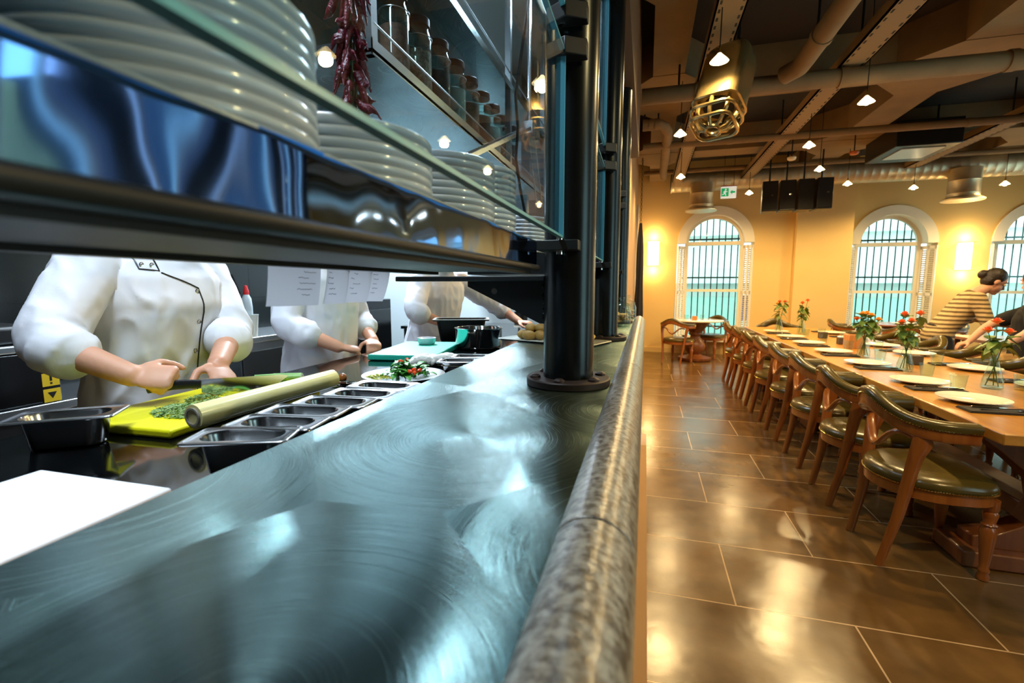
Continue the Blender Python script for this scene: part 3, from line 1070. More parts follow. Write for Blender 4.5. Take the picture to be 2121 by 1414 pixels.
def make_chair():
    t = thing('captain_chair', '', 'chair', (0, 0, 0), group='wooden captain chairs with olive leather')
    rc = rail_curve()
    rings, pads, nails = [], [], []
    n = len(rc)
    for i, (x, y, zt, zb) in enumerate(rc):
        j0, j1 = max(0, i - 1), min(n - 1, i + 1)
        tx, ty = rc[j1][0] - rc[j0][0], rc[j1][1] - rc[j0][1]
        l = math.hypot(tx, ty)
        nx, ny = -ty / l, tx / l           # outward or inward normal
        if nx * (x - .05) + ny * y < 0:
            nx, ny = -nx, -ny
        def P(o, z):
            return (x + nx * o, y + ny * o, z)
        rings.append([P(-.012, zb), P(.016, zb), P(.024, zb + .012), P(.020, zb + .03), P(.024, zt - .032), P(.020, zt - .016), P(-.012, zt - .02)])
        zp = zt
        pads.append([P(-.012, zb + .012), P(-.012, zt - .034), P(.026, zt - .034), P(.031, zt - .014), P(.022, zp), P(-.012, zp + .006), P(-.034, zp - .012), P(-.036, zb + .03)])
        nails.append(Vector((x + nx * .026, y + ny * .026, zt - .034)))
    MB().loft(rings).build('back_rail', MT['woodc'], t, ang=50)
    MB().loft(pads).build('back_pad', MT['leather'], t, ang=60)
    beading(nails).build('brass_studs', MT['brass'], t)
    for s in (-1, 1):                       # sabre back legs rising into the rail
        pts = [(-.225, .168 * s, 0), (-.205, .172 * s, .10), (-.175, .185 * s, .26), (-.16, .20 * s, .40), (-.152, .212 * s, .50), (-.143, .222 * s, .58), (-.128, .228 * s, .635), (-.132, .230 * s, .69)]
        MB().tube(pts, [.021, .022, .026, .029, .030, .034, .044, .034], 8, flat=.62, ref=(1, 0, 0)).build('leg', MT['woodc'], t, ang=50)
        prof = [(.012, 0), (.022, .004), (.024, .02), (.018, .035), (.022, .045), (.022, .055), (.016, .065), (.02, .10), (.029, .20), (.031, .245), (.022, .262), (.03, .272), (.022, .282), (.028, .31), (.03, .325), (.024, .335), (.03, .345), (.03, .39)]
        MB().lathe(prof, (.182, .175 * s, 0), 14).build('leg', MT['woodc'], t, ang=50)
    def dshape(s, z):
        pts = []
        for i in range(28):
            a = 2 * PI * i / 28
            x, y = .235 * math.cos(a), .245 * math.sin(a)
            if x > 0:
                x = .225 * min(1, (abs(math.cos(a)) ** .55))
                y = .245 * math.copysign(abs(math.sin(a)) ** .7, math.sin(a))
            pts.append((x * s, y * s, z))
        return pts
    MB().loft([dshape(.97, .365), dshape(1.0, .37), dshape(1.0, .418), dshape(.97, .42)]).build('seat_frame', MT['woodc'], t, ang=50)
    MB().loft([dshape(1.0, .418), dshape(1.035, .432), dshape(1.04, .448), dshape(.98, .47), dshape(.8, .482), dshape(.4, .488), dshape(.05, .489)]).build('seat', MT['leather'], t, ang=70)
    beading([Vector(p) for p in dshape(1.035, .425)], True).build('brass_studs', MT['brass'], t)
    # carved splat under the rail
    pts = []
    for i in range(17):
        u = -1 + 2 * i / 16
        pts.append((-.215 + .06 * u * u, .20 * u, .60 + .06 * abs(u) ** 1.5 - .035 * math.cos(u * PI * 1.5)))
    MB().tube(pts, [.009 + .005 * math.cos(u * PI * .5) for u in [-1 + 2 * i / 16 for i in range(17)]], 8, flat=1.4).build('splat', MT['woodc'], t)
    return t


chair = make_chair()
TX0, TX1, TY0, TY1 = 1.43, 2.52, 2.34, 7.72
LY = [2.72 + .64 * i for i in range(8)]
for i, y in enumerate(LY):
    o = chair if i == 0 else dup(chair, (0, 0, 0))
    o.location = (1.36, y, 0)
    o.rotation_euler = (0, 0, R([0, -1.5, 1, 0, 2, -1, 1, 0][i]))
    o['label'] = ['wooden captain chair with olive leather nearest the camera at the long table',
                  'second captain chair from the camera along the left side of the long table', 'third captain chair from the camera along the left side of the long table',
                  'fourth captain chair along the left side of the long table', 'fifth captain chair along the left side of the long table', 'sixth captain chair along the left side of the long table',
                  'seventh captain chair along the left side of the long table', 'last captain chair along the left side of the long table nearest the windows'][i]
    o['group'] = 'captain chairs along the left side of the long table'
RYC = [3.05, 3.72, 4.38, 5.05, 5.75, 6.45, 7.1]
for i, y in enumerate(RYC):
    dup(chair, (2.64, y, 0), R(180 + [4, -6, 8, 0, -5, 6, 0][i]), 'captain chair on the far right side of the long table, %s from the camera' % ORD[i], 'captain chairs along the right side of the long table')
dup(chair, (1.98, 8.0, 0), R(-90), 'captain chair at the far head end of the long table', 'captain chairs around the long table')

t = thing('dining_table', 'long honey wood dining table laid with plates, glasses and roses', 'table', ((TX0 + TX1) / 2, (TY0 + TY1) / 2, 0))
hx, hy = (TX1 - TX0) / 2, (TY1 - TY0) / 2
MB().bb(-hx, hx, -hy, hy, .70, .75).build('tabletop', MT['wood'], t, bev=.006)
MB().bb(-.1, .1, -hy + .5, hy - .5, .16, .26).build('stretcher', MT['woodd'], t, bev=.008)
for yy in (-hy + .42, 0, hy - .42):
    half = [(.40, .08), (.40, .14), (.30, .16), (.19, .22), (.15, .32), (.17, .42), (.25, .50), (.33, .57), (.40, .62), (.42, .70)]
    poly = half + [(-a, b) for a, b in half[::-1]]
    MB().prism(poly, 'y', yy - .06, yy + .06).build('trestle', MT['woodd'], t, bev=.008)
    MB().bb(-.46, .46, yy - .12, yy + .12, 0, .085).build('foot', MT['woodd'], t, bev=.012)

# place settings
def make_plate(r, mat, name, cat):
    prof = [(r * .55, 0), (r * .57, .004), (r * .6, .005), (r * .97, .017), (r, .020), (r * .995, .023), (r * .66, .011), (r * .6, .008), (0, .008)]
    t = MB().lathe([(0, .002)] + prof, n=64).build(name, mat, None, ang=50)
    return t


PZ = .7512
plate = make_plate(.15, MT['cream_plate'], 'dinner_plate', 'plate')


def make_napkin():
    m = MB()
    for k, (w, l, z) in enumerate(((.115, .27, .0), (.112, .265, .003), (.108, .26, .006))):
        m.box((0, 0, z + .0015), (l, w, .003))
    return m.build('napkin', MT['napkin'], None, bev=.001, smooth=False)


def make_fork():
    m = MB()
    m.tube([(-.1, 0, .003), (-.02, 0, .005), (.03, 0, .004), (.05, 0, .003)], [.0065, .004, .003, .006], 6, flat=.35, ref=(0, 1, 0))
    for k in range(4):
        y = (k - 1.5) * .0055
        m.tube([(.048, y * .8, .003), (.06, y, .002), (.098, y, .006)], [.0025, .0018, .0012], 5)
    return m.build('fork', MT['chrome'], None)


def make_knife():
    m = MB()
    m.tube([(-.11, 0, .004), (-.05, 0, .004), (0, 0, .004)], [.0075, .007, .006], 8, flat=.5, ref=(0, 1, 0))
    m.prism([(0, -.008), (.08, -.009), (.115, -.002), (.118, .006), (0, .006)], 'z', .003, .005)
    return m.build('table_knife', MT['chrome'], None)


def make_tumbler():
    prof = [(0, 0), (.030, 0), (.032, .004), (.041, .088), (.0415, .090), (.040, .090), (.0305, .012), (0, .010)]
    return MB().lathe(prof, n=28).build('water_glass', MT['glass'], None, ang=50)


napkin, fork, knife, tumbler = make_napkin(), make_fork(), make_knife(), make_tumbler()
first = {}


def put(kind, proto, cat, loc, rz, label, group):
    o = proto if kind not in first else proto.copy()
    if kind in first:
        COL.objects.link(o)
    first[kind] = 1
    o.location = loc
    o.rotation_euler = (0, 0, rz)
    tag(o, label, cat, group)
    return o


def setting(x, y, side, i, nm):
    f = -1 if side == 'left' else 1       # cutlery lies on the diner's right hand
    where = "the long table's %s side, %s from the camera" % (side, ORD[i])
    put('p', plate, 'plate', (x, y, PZ), 0, 'cream dinner plate on ' + where, 'dinner plates on the long table')
    ny = y + f * .215
    rz = 0 if side == 'left' else PI
    put('n', napkin, 'napkin', (x - .02, ny, PZ), rz, 'folded dark napkin on ' + where, 'dark napkins on the long table')
    put('f', fork, 'fork', (x, ny - .025, PZ + .010), rz, 'fork on the napkin on ' + where, 'forks on the long table')
    put('k', knife, 'knife', (x, ny + .025, PZ + .010), rz, 'table knife on the napkin on ' + where, 'table knives on the long table')


for i, y in enumerate([2.97, 3.47, 4.19, 4.88, 5.56, 6.2, 6.85]):
    setting(1.665, y, 'left', i, '')
for i, y in enumerate([2.85, 3.45, 4.12, 4.92, 5.52, 6.2, 6.85]):
    setting(2.30, y, 'right', i, '')
gl = [(1.768, 3.29), (2.155, 4.29), (2.12, 3.38), (1.82, 3.72), (1.84, 4.42), (1.86, 5.1), (1.86, 5.75), (1.88, 6.4), (2.12, 5.15), (2.1, 5.85), (2.08, 6.5)]
for i, (x, y) in enumerate(gl):
    nearest = ['clear water glass beside the nearest plate on the left of the long table', 'clear water glass near the middle of the table beside the small slate block', 'clear water glass just behind the nearest rose vase'] + ['clear water glass between the second and third left plates', 'clear water glass beside the third left plate', 'clear water glass beside the fourth left plate', 'clear water glass beside the fifth left plate', 'clear water glass beside the sixth left plate', 'clear water glass in front of the fourth right plate', 'clear water glass beside the fifth right plate', 'clear water glass beside the sixth right plate']
    put('g', tumbler, 'glass', (x, y, PZ), 0, nearest[i], 'water glasses on the long table')


# rose vases
def rose_head(c, r, seed):
    rnd = random.Random(seed)
    m = MB()
    for ring, (n, rr, h, tilt) in enumerate(((3, .35, 1.0, .25), (5, .65, .9, .5), (6, 1.0, .7, .85))):
        for i in range(n):
            a = 2 * PI * i / n + ring * .6 + rnd.uniform(-.2, .2)
            def fn(u, v, a=a, rr=rr, h=h, tilt=tilt):
                ang = a + (u - .5) * (2.4 if rr < .5 else 1.5) * (1 - .35 * v * v)
                rad = r * rr * (.25 + .75 * math.sin(v * 1.5)) * (1 + .12 * tilt * v)
                return (c[0] + rad * math.cos(ang), c[1] + rad * math.sin(ang), c[2] + r * h * 1.3 * v - r * .35 * tilt * v * v)
            m.grid(fn, 6, 5)
    m.ell((c[0], c[1], c[2] + r * .35), (r * .35, r * .35, r * .6), 10, 6)
    return m


def leaf_mb(m, base, d, L, W, droop=.3):
    d = Vector(d).normalized()
    s = d.cross(Vector((0, 0, 1)))
    if s.length < .1:
        s = Vector((1, 0, 0))
    s.normalize()
    b = Vector(base)
    def fn(u, v):
        wv = W * math.sin(PI * min(1, max(0, v)) ** .8) * (1 - .25 * v) + .0006
        p = b + d * (L * v) + s * ((u - .5) * wv) + Vector((0, 0, -droop * L * v * v + .12 * W * abs(u - .5) * 2))
        return p
    m.grid(fn, 4, 8)


def make_vase(loc, label, seed, nfl, spread, h=.25, mats=('rose',), scale=1.0):
    rnd = random.Random(seed)
    t = thing('rose_vase', label, 'vase', loc, group='glass bottles of roses on the long table')
    t.scale = (scale,) * 3
    prof = [(0, 0), (.045, 0), (.05, .006), (.048, .05), (.033, .11), (.022, .15), (.021, .175), (.026, .185), (.024, .186), (.019, .174), (.02, .15), (.031, .11), (.045, .05), (.046, .012), (0, .010)]
    MB().lathe(prof, n=28).build('vase', MT['glass'], t, ang=60)
    for i in range(nfl):
        a = 2 * PI * i / nfl + rnd.uniform(-.4, .4)
        rad = spread * rnd.uniform(.5, 1.0)
        top = Vector((rad * math.cos(a), rad * math.sin(a), h + rnd.uniform(.02, .12)))
        base = Vector((-.03 * math.cos(a), -.03 * math.sin(a), .015))
        mid = Vector((.012 * math.cos(a), .012 * math.sin(a), .18))
        st = MB().tube([base, mid, mid.lerp(top, .5) + Vector((0, 0, .02)), top], [.0028, .0028, .0025, .0025], 6).build('stem', MT['stem'], t)
        rose_head(top, .027, seed * 10 + i).build('rose', MT[mats[i % len(mats)]], t, ang=80)
        lm = MB()
        for q in range(9):
            f = rnd.uniform(.08, .95)
            b = mid.lerp(top, f)
            aa = a + rnd.uniform(-1.6, 1.6)
            leaf_mb(lm, b, (math.cos(aa), math.sin(aa), rnd.choice((-.9, -.5, .6, 1.1))), rnd.uniform(.06, .09), rnd.uniform(.045, .062))
        lm.build('leaves', MT['rosel'], t, ang=80)
    return t


make_vase((1.985, 3.39, PZ), 'glass bottle of orange-red roses nearest the camera on the long table', 3, 3, .06, .27, ('rose',), 1.0)
make_vase((1.80, 3.95, PZ), 'glass bottle of red-orange roses, second from the camera on the long table', 5, 4, .075, .30, ('rose',))
make_vase((1.80, 4.62, PZ), 'glass bottle of amber and orange roses beside the wooden box', 8, 5, .085, .28, ('rosey', 'rosey', 'rose'))
make_vase((1.93, 6.75, PZ), 'glass bottle of thin orange roses towards the far end of the table', 11, 3, .06, .30, ('rose',))
make_vase((1.72, 6.95, PZ), 'farthest glass bottle of orange roses on the long table', 13, 3, .06, .30, ('rose', 'rosey'))
t = thing('napkin_box', 'small open wooden box on the long table behind the amber roses', 'box', (1.98, 5.30, PZ))
MB().bb(-.07, .07, -.07, .07, 0, .012).bb(-.07, .07, -.07, -.06, .012, .13).bb(-.07, .07, .06, .07, .012, .13).bb(-.07, -.06, -.06, .06, .012, .13).bb(.06, .07, -.06, .06, .012, .13).build('box_body', MT['bamboo'], t, bev=.002)
MB().bb(-.055, .055, -.05, .05, .012, .115).build('paper_napkins', MT['paper'], t)
for p, lb in (((2.02, 4.30), 'small dark slate cube on the long table beside a water glass'), ((2.01, 6.24), 'small dark slate cube at the far part of the long table'), ((1.99, 5.62), 'small dark slate cube just behind the wooden box')):
    t = thing('salt_block', lb, 'salt holder', (p[0], p[1], PZ), group='slate cubes on the long table')
    MB().bb(-.04, .04, -.04, .04, 0, .07).build('block', MT['saltb'], t, bev=.004)
    for x in (-.015, .015):
        MB().cyl((x, 0, .07), (x, 0, .0715), .006, n=10).build('hole', MT['black'], t)


# small pedestal tables
def small_table(loc, label, top='woodc'):
    t = thing('pedestal_table', label, 'table', loc)
    MB().lathe([(0, .72), (.45, .72), (.475, .73), (.475, .745), (.455, .75), (0, .75)], n=40).build('tabletop', MT[top], t, ang=40)
    MB().lathe([(.27, .0), (.29, .02), (.29, .06), (.14, .09), (.11, .12), (.17, .2), (.185, .27), (.15, .36), (.09, .42), (.085, .46), (.12, .49), (.11, .52), (.17, .60), (.24, .70), (.25, .72)], n=28).build('pedestal', MT['woodd'], t, ang=60)
    return t


small_table((.90, 9.15, 0), 'small pedestal table with a pale top in front of the first arched window', 'cream_plate')
dup(chair, (.57, 8.74, 0), R(60), 'captain chair with its back to us at the small window table', 'chairs at the small window table', (1, 1, .94))
dup(chair, (1.22, 9.60, 0), R(236), 'captain chair with black seat facing us on the window side of the small table', 'chairs at the small window table', (1, 1, .94))
put('g', tumbler, 'glass', (.72, 9.0, PZ), 0, 'clear water glass on the small pedestal table by the first window', 'glasses by the window')
put('g', tumbler, 'glass', (1.0, 9.15, PZ), 0, 'clear water glass on the small window table beside the wooden cube', 'glasses by the window')
t = MB().bb(-.04, .04, -.04, .04, 0, .07).build('napkin_block', MT['bamboo'], None, (.86, 9.0, PZ), bev=.004)
tag(t, 'small wooden cube on the pedestal table by the first window', 'holder')
small_table((3.95, 9.0, 0), 'dark round pedestal table in front of the second arched window')
dup(chair, (3.75, 8.33, 0), R(75), 'captain chair on the near side of the round table by the second window', 'chairs at the second window table', (1, 1, .94))
dup(chair, (4.63, 9.12, 0), R(190), 'captain chair on the right side of the round table by the second window', 'chairs at the second window table', (1, 1, .94))
dup(chair, (3.28, 9.1, 0), R(-8), 'captain chair left of the round table by the second window', 'chairs at the second window table', (1, 1, .94))
put('p', plate, 'plate', (3.95, 8.85, PZ), 0, 'cream dinner plate on the round table by the second window', 'plates by the windows')

# dark upholstered bench stool and table for the guests on the right
t = thing('upholstered_bench', 'dark olive leather bench under the seated man in black', 'bench', (3.42, 5.5, 0))
MB().bb(-.42, .55, -.24, .24, .46, .56).build('seat', MT['leather'], t, bev=.03, seg=3)
MB().bb(-.38, .51, -.2, .2, .36, .46).build('seat_frame', MT['woodc'], t, bev=.008)
for x in (-.34, .47):
    for y in (-.16, .16):
        MB().lathe([(.016, 0), (.03, .02), (.022, .06), (.03, .3), (.034, .36)], (x, y, 0), 12).build('leg', MT['woodc'], t)
t = thing('guest_table', 'dark wood table between the striped-top woman and the man in black', 'table', (4.15, 6.75, 0))
MB().bb(-.5, .5, -.4, .4, .715, .75).build('tabletop', MT['woodc'], t, bev=.006)
for x in (-.42, .42):
    for y in (-.32, .32):
        MB().box((x, y, .3575), (.06, .06, .715)).build('leg', MT['woodd'], t, bev=.004)

# ------------------------------------------------------------------ the pass
PX0, PX1 = -.557, -.085          # steel top
t = thing('pass_counter', 'scratched stainless steel pass counter running along the open kitchen', 'counter', (0, 0, 0))
m = MB().bb(PX0, PX1 + .03, -1.6, 3.95, 1.062, 1.10)
m.build('worktop', MT['steel_top'], t, bev=.004)
MB().bb(-.50, -.035, -1.6, 3.9, 0, 1.062).build('base', MT['dsteel'], t, smooth=False)
t = thing('counter_rail', 'rounded speckled stone rail along the dining side of the pass counter', 'rail', (-.044, 0, 1.074))
cuts = [-1.6, -.55, .455, 1.46, 2.47, 3.86]
for a, b in zip(cuts, cuts[1:]):
    pr = [(-.043, -.05), (.043, -.05)] + [(.044 * math.cos(q) * (1.0 if math.cos(q) > 0 else 1.0), .044 * math.sin(q)) for q in [PI * i / 14 for i in range(15)]]
    MB().prism(pr, 'y', a + .0012, b - .0012).build('rail_stone', MT['stone_rail'], t, bev=.002, ang=30)
t = thing('prep_bench', 'glossy black stone preparation bench on the kitchen side of the pass', 'bench', (0, 0, 0))
MB().bb(-1.30, PX0, -1.6, 3.95, .99, 1.03).build('benchtop', MT['granite'], t, bev=.004)
MB().bb(-1.24, PX0 + .02, -1.6, 3.95, .1, .99).build('base_cabinet', MT['dsteel'], t, smooth=False)

POSTS = [1.19, 2.25, 3.31]
pn = ['thick round steel post nearest the camera bolted to the pass counter', 'second round steel post along the pass counter', 'farthest round steel post near the end of the pass counter']


def make_post():
    t = thing('steel_post', '', 'post', (-.187, 0, 1.10), group='round steel posts on the pass counter')
    MB().cyl((0, 0, .015), (0, 0, 1.519), .064, n=40).build('pole', MT['post'], t)
    MB().lathe([(.104, 0), (.107, .003), (.107, .017), (.104, .02), (.068, .02)], n=48).build('base_flange', MT['flange'], t)
    for i in range(6):
        a = R(25 + 60 * i)
        MB().lathe([(.014, .02), (.0135, .024), (.008, .028), (.001, .029)], (.087 * math.cos(a), .087 * math.sin(a), 0), 14).build('bolt', MT['flange'], t)
    for z, nm in ((.345, 0), (.775, 1), (.85, 1)):
        m = MB()
        if not nm:
            m.bb(-.062, .035, -.105, -.04, z - .012, z + .012)
        else:
            m.prism([(-.045, -.06), (.045, -.06), (.045, -.085), (0, -.112), (-.045, -.085)], 'z', z - .018, z + .018)
        m.build('glass_clamp', MT['dsteel'], t, bev=.002)
        MB().cyl((-.012, -.078, z - .02), (-.012, -.078, z + .026), .008, n=12).build('screw', MT['chrome'], t)
    return t


post = make_post()
for i, y in enumerate(POSTS):
    o = post if i == 0 else dup(post, (0, 0, 0))
    o.location = (-.187, y, 1.10)
    o['label'] = pn[i]

# gantry shelf that carries the plates
SH_F, SH_B, SH_Z = -.235, -.4935, 1.3895
t = thing('plate_shelf', 'long steel plate shelf with a polished front, fixed to the posts above the pass', 'shelf', (0, 0, 0))
Y0, Y1 = -1.2, 1.03


def wavy(u, v):
    y = Y0 + (Y1 - Y0) * u
    z = SH_Z + .003 + .0565 * v
    q = Vector((y * 7.5, v * .35, .3))
    dx = .0014 * noise.noise(q) + .0008 * noise.noise(q * 2.3 + Vector((4, 0, 0))) + .00012 * noise.noise(q * 5)
    return (SH_F + dx, y, z)


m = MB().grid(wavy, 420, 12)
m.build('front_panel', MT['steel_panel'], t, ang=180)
MB().bb(SH_F - .004, SH_F - .0015, Y0, Y1, SH_Z, SH_Z + .0588).bb(SH_F - .03, SH_F + .0005, Y0, Y1, SH_Z + .0578, SH_Z + .0600).build('panel_back', MT['steel'], t, smooth=False)
rings = []
for y in (Y0, Y1):
    rings.append([(SH_F + .0015 + .007 * math.cos(a), y, SH_Z + .001 + .007 * math.sin(a)) for a in [2 * PI * i / 14 for i in range(14)]])
MB().loft(rings).build('rolled_edge', MT['dsteel'], t)
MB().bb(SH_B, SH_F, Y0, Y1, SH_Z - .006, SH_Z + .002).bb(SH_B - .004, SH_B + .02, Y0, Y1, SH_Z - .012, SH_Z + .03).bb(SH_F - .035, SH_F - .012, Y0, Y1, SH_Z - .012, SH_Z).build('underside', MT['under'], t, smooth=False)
MB().bb(SH_B, SH_F - .004, Y0, Y1, SH_Z + .0376, SH_Z + .0428).build('deck', MT['steel'], t, smooth=False)
y = 1.19
m = MB().bb(-.66, -.245, y - .035, y + .035, SH_Z - .026, SH_Z - .013)
m.build('bracket_flange', MT['dsteel'], t, bev=.002)
poly = [(-.245, SH_Z - .026), (-.245, SH_Z - .135), (-.262, SH_Z - .135), (-.46, SH_Z - .04), (-.46, SH_Z - .026)]
MB().prism(poly, 'y', y - .006, y + .006).build('bracket_gusset', MT['dsteel'], t, smooth=False)
MB().cyl((-.385, y - .0075, SH_Z - .052), (-.385, y + .0075, SH_Z - .052), .008, n=16).build('bracket_hole', MT['paper'], t)
for z in (-.04, -.065, -.09, -.115):
    MB().ell((-.252, y - .006, SH_Z + z), (.005, .005, .009), 8, 6).build('weld', MT['post'], t)
t2 = thing('plate_shelf', 'second steel plate shelf continuing behind the nearest post', 'shelf', (0, 0, 0))
MB().bb(SH_B, SH_F, 1.27, 3.3, SH_Z - .006, SH_Z + .05).build('deck', MT['dsteel'], t2, smooth=False)
MB().bb(SH_F - .003, SH_F, 1.255, 3.3, SH_Z - .006, SH_Z + .066).build('front_panel', MT['steel'], t2, smooth=False)
for yy in (2.25, 3.29):
    MB().bb(-.5, -.24, yy - .03, yy + .03, SH_Z - .03, SH_Z - .006).build('bracket', MT['dsteel'], t2, smooth=False)

# screens: lower and upper panes between the posts
bays = [(-1.4, 1.098, 'nearest the camera'), (1.272, 2.158, 'between the first and second steel posts'), (2.332, 3.22, 'between the second and third steel posts')]
for y0, y1, w_ in bays:
    for z0, z1, nm in ((1.462, 1.868, 'lower'), (1.956, 2.60, 'upper')):
        g = thing('glass_screen', '%s clear glass screen above the pass, %s' % (nm, w_), 'glass screen', (-.193, (y0 + y1) / 2, z0), group='glass screens above the pass')
        h = (y1 - y0) / 2
        MB().bb(-.005, .005, -h + .001, h - .001, .001, z1 - z0 - .001).build('pane', MT['pane'], g, smooth=False)
        m = MB().bb(-.0055, .0055, -h, h, -.001, .004).bb(-.0055, .0055, -h, h, z1 - z0 - .004, z1 - z0)
        m.bb(-.0055, .0055, -h, -h + .004, 0, z1 - z0).bb(-.0055, .0055, h - .004, h, 0, z1 - z0)
        m.build('polished_edge', MT['gedge'], g, smooth=False)

# stacks of plates
def kplate(r):
    prof = [(0, .002), (r * .54, .002), (r * .55, 0), (r * .585, 0), (r * .6, .0036), (r * .90, .0128), (r * .985, .0150), (r, .0166), (r, .0208), (r * .985, .0224), (r * .93, .0212), (r * .66, .0118), (r * .58, .0082), (0, .0075)]
    prof = [(a, b * .94) for a, b in prof]
    return MB().lathe(prof, n=96)


zdeck = SH_Z + .043
kp = {}
for si, (x, y, r, n, nm) in enumerate([(-.349, .287, .1035, 10, 'the big stack nearest the camera'), (-.349, .499, .1035, 7, 'the second stack on the shelf'), (-.349, .743, .1035, 10, 'the third stack on the shelf'), (-.329, .898, .079, 12, 'the small fourth stack by the steel post'), (-.385, 1.40, .1035, 10, 'the stack behind the steel post')]):
    for k in range(n):
        if r not in kp:
            o = kp[r] = kplate(r).build('stacked_plate', MT['porcelain'], None, ang=60)
        else:
            o = kp[r].copy()
            COL.objects.link(o)
        o.location = (x + random.uniform(-.001, .001), y + random.uniform(-.001, .001), zdeck + .0106 * k)
        tag(o, 'white plate, %s in %s' % ('topmost' if k == n - 1 else ORDB[k], nm), 'plate', 'white plates in ' + nm)

# order tickets hanging under the shelf
tk = [(.664, .799, 'widest order ticket at the left end of the row hanging under the shelf'), (.801, .873, 'second order ticket from the left hanging under the shelf'), (.875, .960, 'third order ticket from the left hanging under the shelf'), (.962, 1.038, 'rightmost order ticket hanging under the shelf')]
for i, (a, b, lb) in enumerate(tk):
    t = thing('order_ticket', lb, 'paper', (-.524, (a + b) / 2 * .855, 1.3885), group='order tickets hanging under the shelf')
    hw = (b - a) / 2 * .855
    m = MB()
    bend = .009 + .004 * i
    def fs(u, v, off=0.0):
        return (off - bend * v * v + .006 * (2 * u - 1) ** 2 * (1 if i else -1), (2 * u - 1) * hw, .015 - .083 * v - .002 * u)
    m.grid(lambda u, v: fs(u, v), 10, 8)
    m.grid(lambda u, v: fs(u, v, -.0006), 10, 8)
    m.build('sheet', MT['paper'], t)
    m = MB()
    rnd = random.Random(i)
    for q in range(5):
        v = .35 + .11 * q
        u0 = rnd.uniform(.45, .6) if i == 0 else rnd.uniform(.1, .3)
        pts = [Vector(fs(u0 + k * .035, v + rnd.uniform(-.012, .012))) + Vector((.0008, 0, 0)) for k in range(rnd.randint(6, 11))]
        m.tube(pts, .0005, 4)
    m.build('handwriting', MT['ink'], t)
t = thing('ticket_rail', 'thin steel rail under the back of the shelf that grips the order tickets', 'rail', (-.517, .727, 1.394))
MB().bb(-.008, .006, -.29, .31, .0, .012).bb(-.006, .024, -.29, .31, .012, .016).build('rail_body', MT['steel'], t)

# ------------------------------------------------------------------ food pans
def make_pan(hx, hy, depth, oval=.95, name='food_pan', mat='pan'):
    zr = depth
    ix, iy = hx - .021, hy - .016
    rr = min(ix, iy) * oval
    rings = [rrect(ix * .80, iy * .78, rr * .8, .0), rrect(ix * .86, iy * .85, rr * .85, .004), rrect(ix * .99, iy * .99, rr, zr - .012), rrect(ix + .003, iy + .003, rr, zr - .005),
             rrect(hx - .001, hy - .001, .012, zr - .006), rrect(hx, hy, .012, zr - .004), rrect(hx - .001, hy - .001, .012, zr - .0015), rrect(hx - .005, hy - .005, .012, zr - .0005), rrect(hx - .007, hy - .007, .012, zr - .002),
             rrect(ix + .001, iy + .001, rr, zr - .002), rrect(ix - .001, iy - .001, rr, zr - .007), rrect(ix * .85, iy * .84, rr * .84, .007), rrect(ix * .78, iy * .76, rr * .8, .003)]
    return MB().loft(rings)


ZB = 1.031
pans = [(-.662, .630, 21, 'empty steel food pan nearest the camera in the row beside the counter'), (-.664, .712, 10, 'steel food pan with leftover chopped herbs, second from the camera'), (-.672, .795, 9, 'third steel food pan from the camera in the row beside the counter'),
        (-.660, .878, 7, 'fourth steel food pan from the camera in the row beside the counter'), (-.648, .965, 4, 'fifth steel food pan in the row with a few grains inside'), (-.648, 1.062, 3, 'farthest steel food pan of the row in front of the salad plate')]
pp = None
for i, (x, y, a, lb) in enumerate(pans):
    if i == 0:
        o = pp = make_pan(.088, .047, .066).build('food_pan', MT['pan'], None, ang=60)
    else:
        o = pp.copy()
        COL.objects.link(o)
    o.location = (x, y, ZB + .0035 * i * 0)
    o.rotation_euler = (0, 0, R(a))
    tag(o, lb, 'pan', 'small steel food pans in a row')
o = pp.copy()
COL.objects.link(o)
o.location = (-1.115, .640, ZB)
o.rotation_euler = (0, 0, R(37))
o.scale = (1.05, 1.1, 1.0)
tag(o, 'steel food pan standing alone in front of the yellow cutting board', 'pan')


def flakes(name, mat, c, rx, ry, n, size, seed, hmax=.012):
    rnd = random.Random(seed)
    m = MB()
    for i in range(n):
        rr = rnd.random() ** .6
        a = rnd.uniform(0, 2 * PI)
        x, y = rx * rr * math.cos(a), ry * rr * math.sin(a)
        z = rnd.random() * hmax * (1 - rr * rr) + size * .2
        s = size * rnd.uniform(.5, 1.3)
        st = len(m.v)
        m.add([(-s, -s * .5, 0), (s, -s * .4, s * .2), (s * .8, s * .5, .0), (-s * .7, s * .45, s * .3), (0, 0, s * .5)], [(0, 1, 4), (1, 2, 4), (2, 3, 4), (3, 0, 4), (3, 2, 1, 0)])
        m.xf(Matrix.Translation((x, y, z)) @ Matrix.Rotation(rnd.uniform(0, 6), 4, 'Z') @ Matrix.Rotation(rnd.uniform(-.9, .9), 4, 'X'), st)
    return m.build(name, mat, None, c, smooth=False)


tag(flakes('pan_herbs', MT['herb'], (-.664, .700, ZB + .006), .045, .016, 160, .004, 4), 'chopped green herbs left in the second food pan', 'herbs', kind='stuff')
tag(flakes('grains', MT['beans4'], (-.648, .962, ZB + .006), .04, .014, 70, .003, 6), 'a few pale grains left in the fifth food pan', 'grains', kind='stuff')

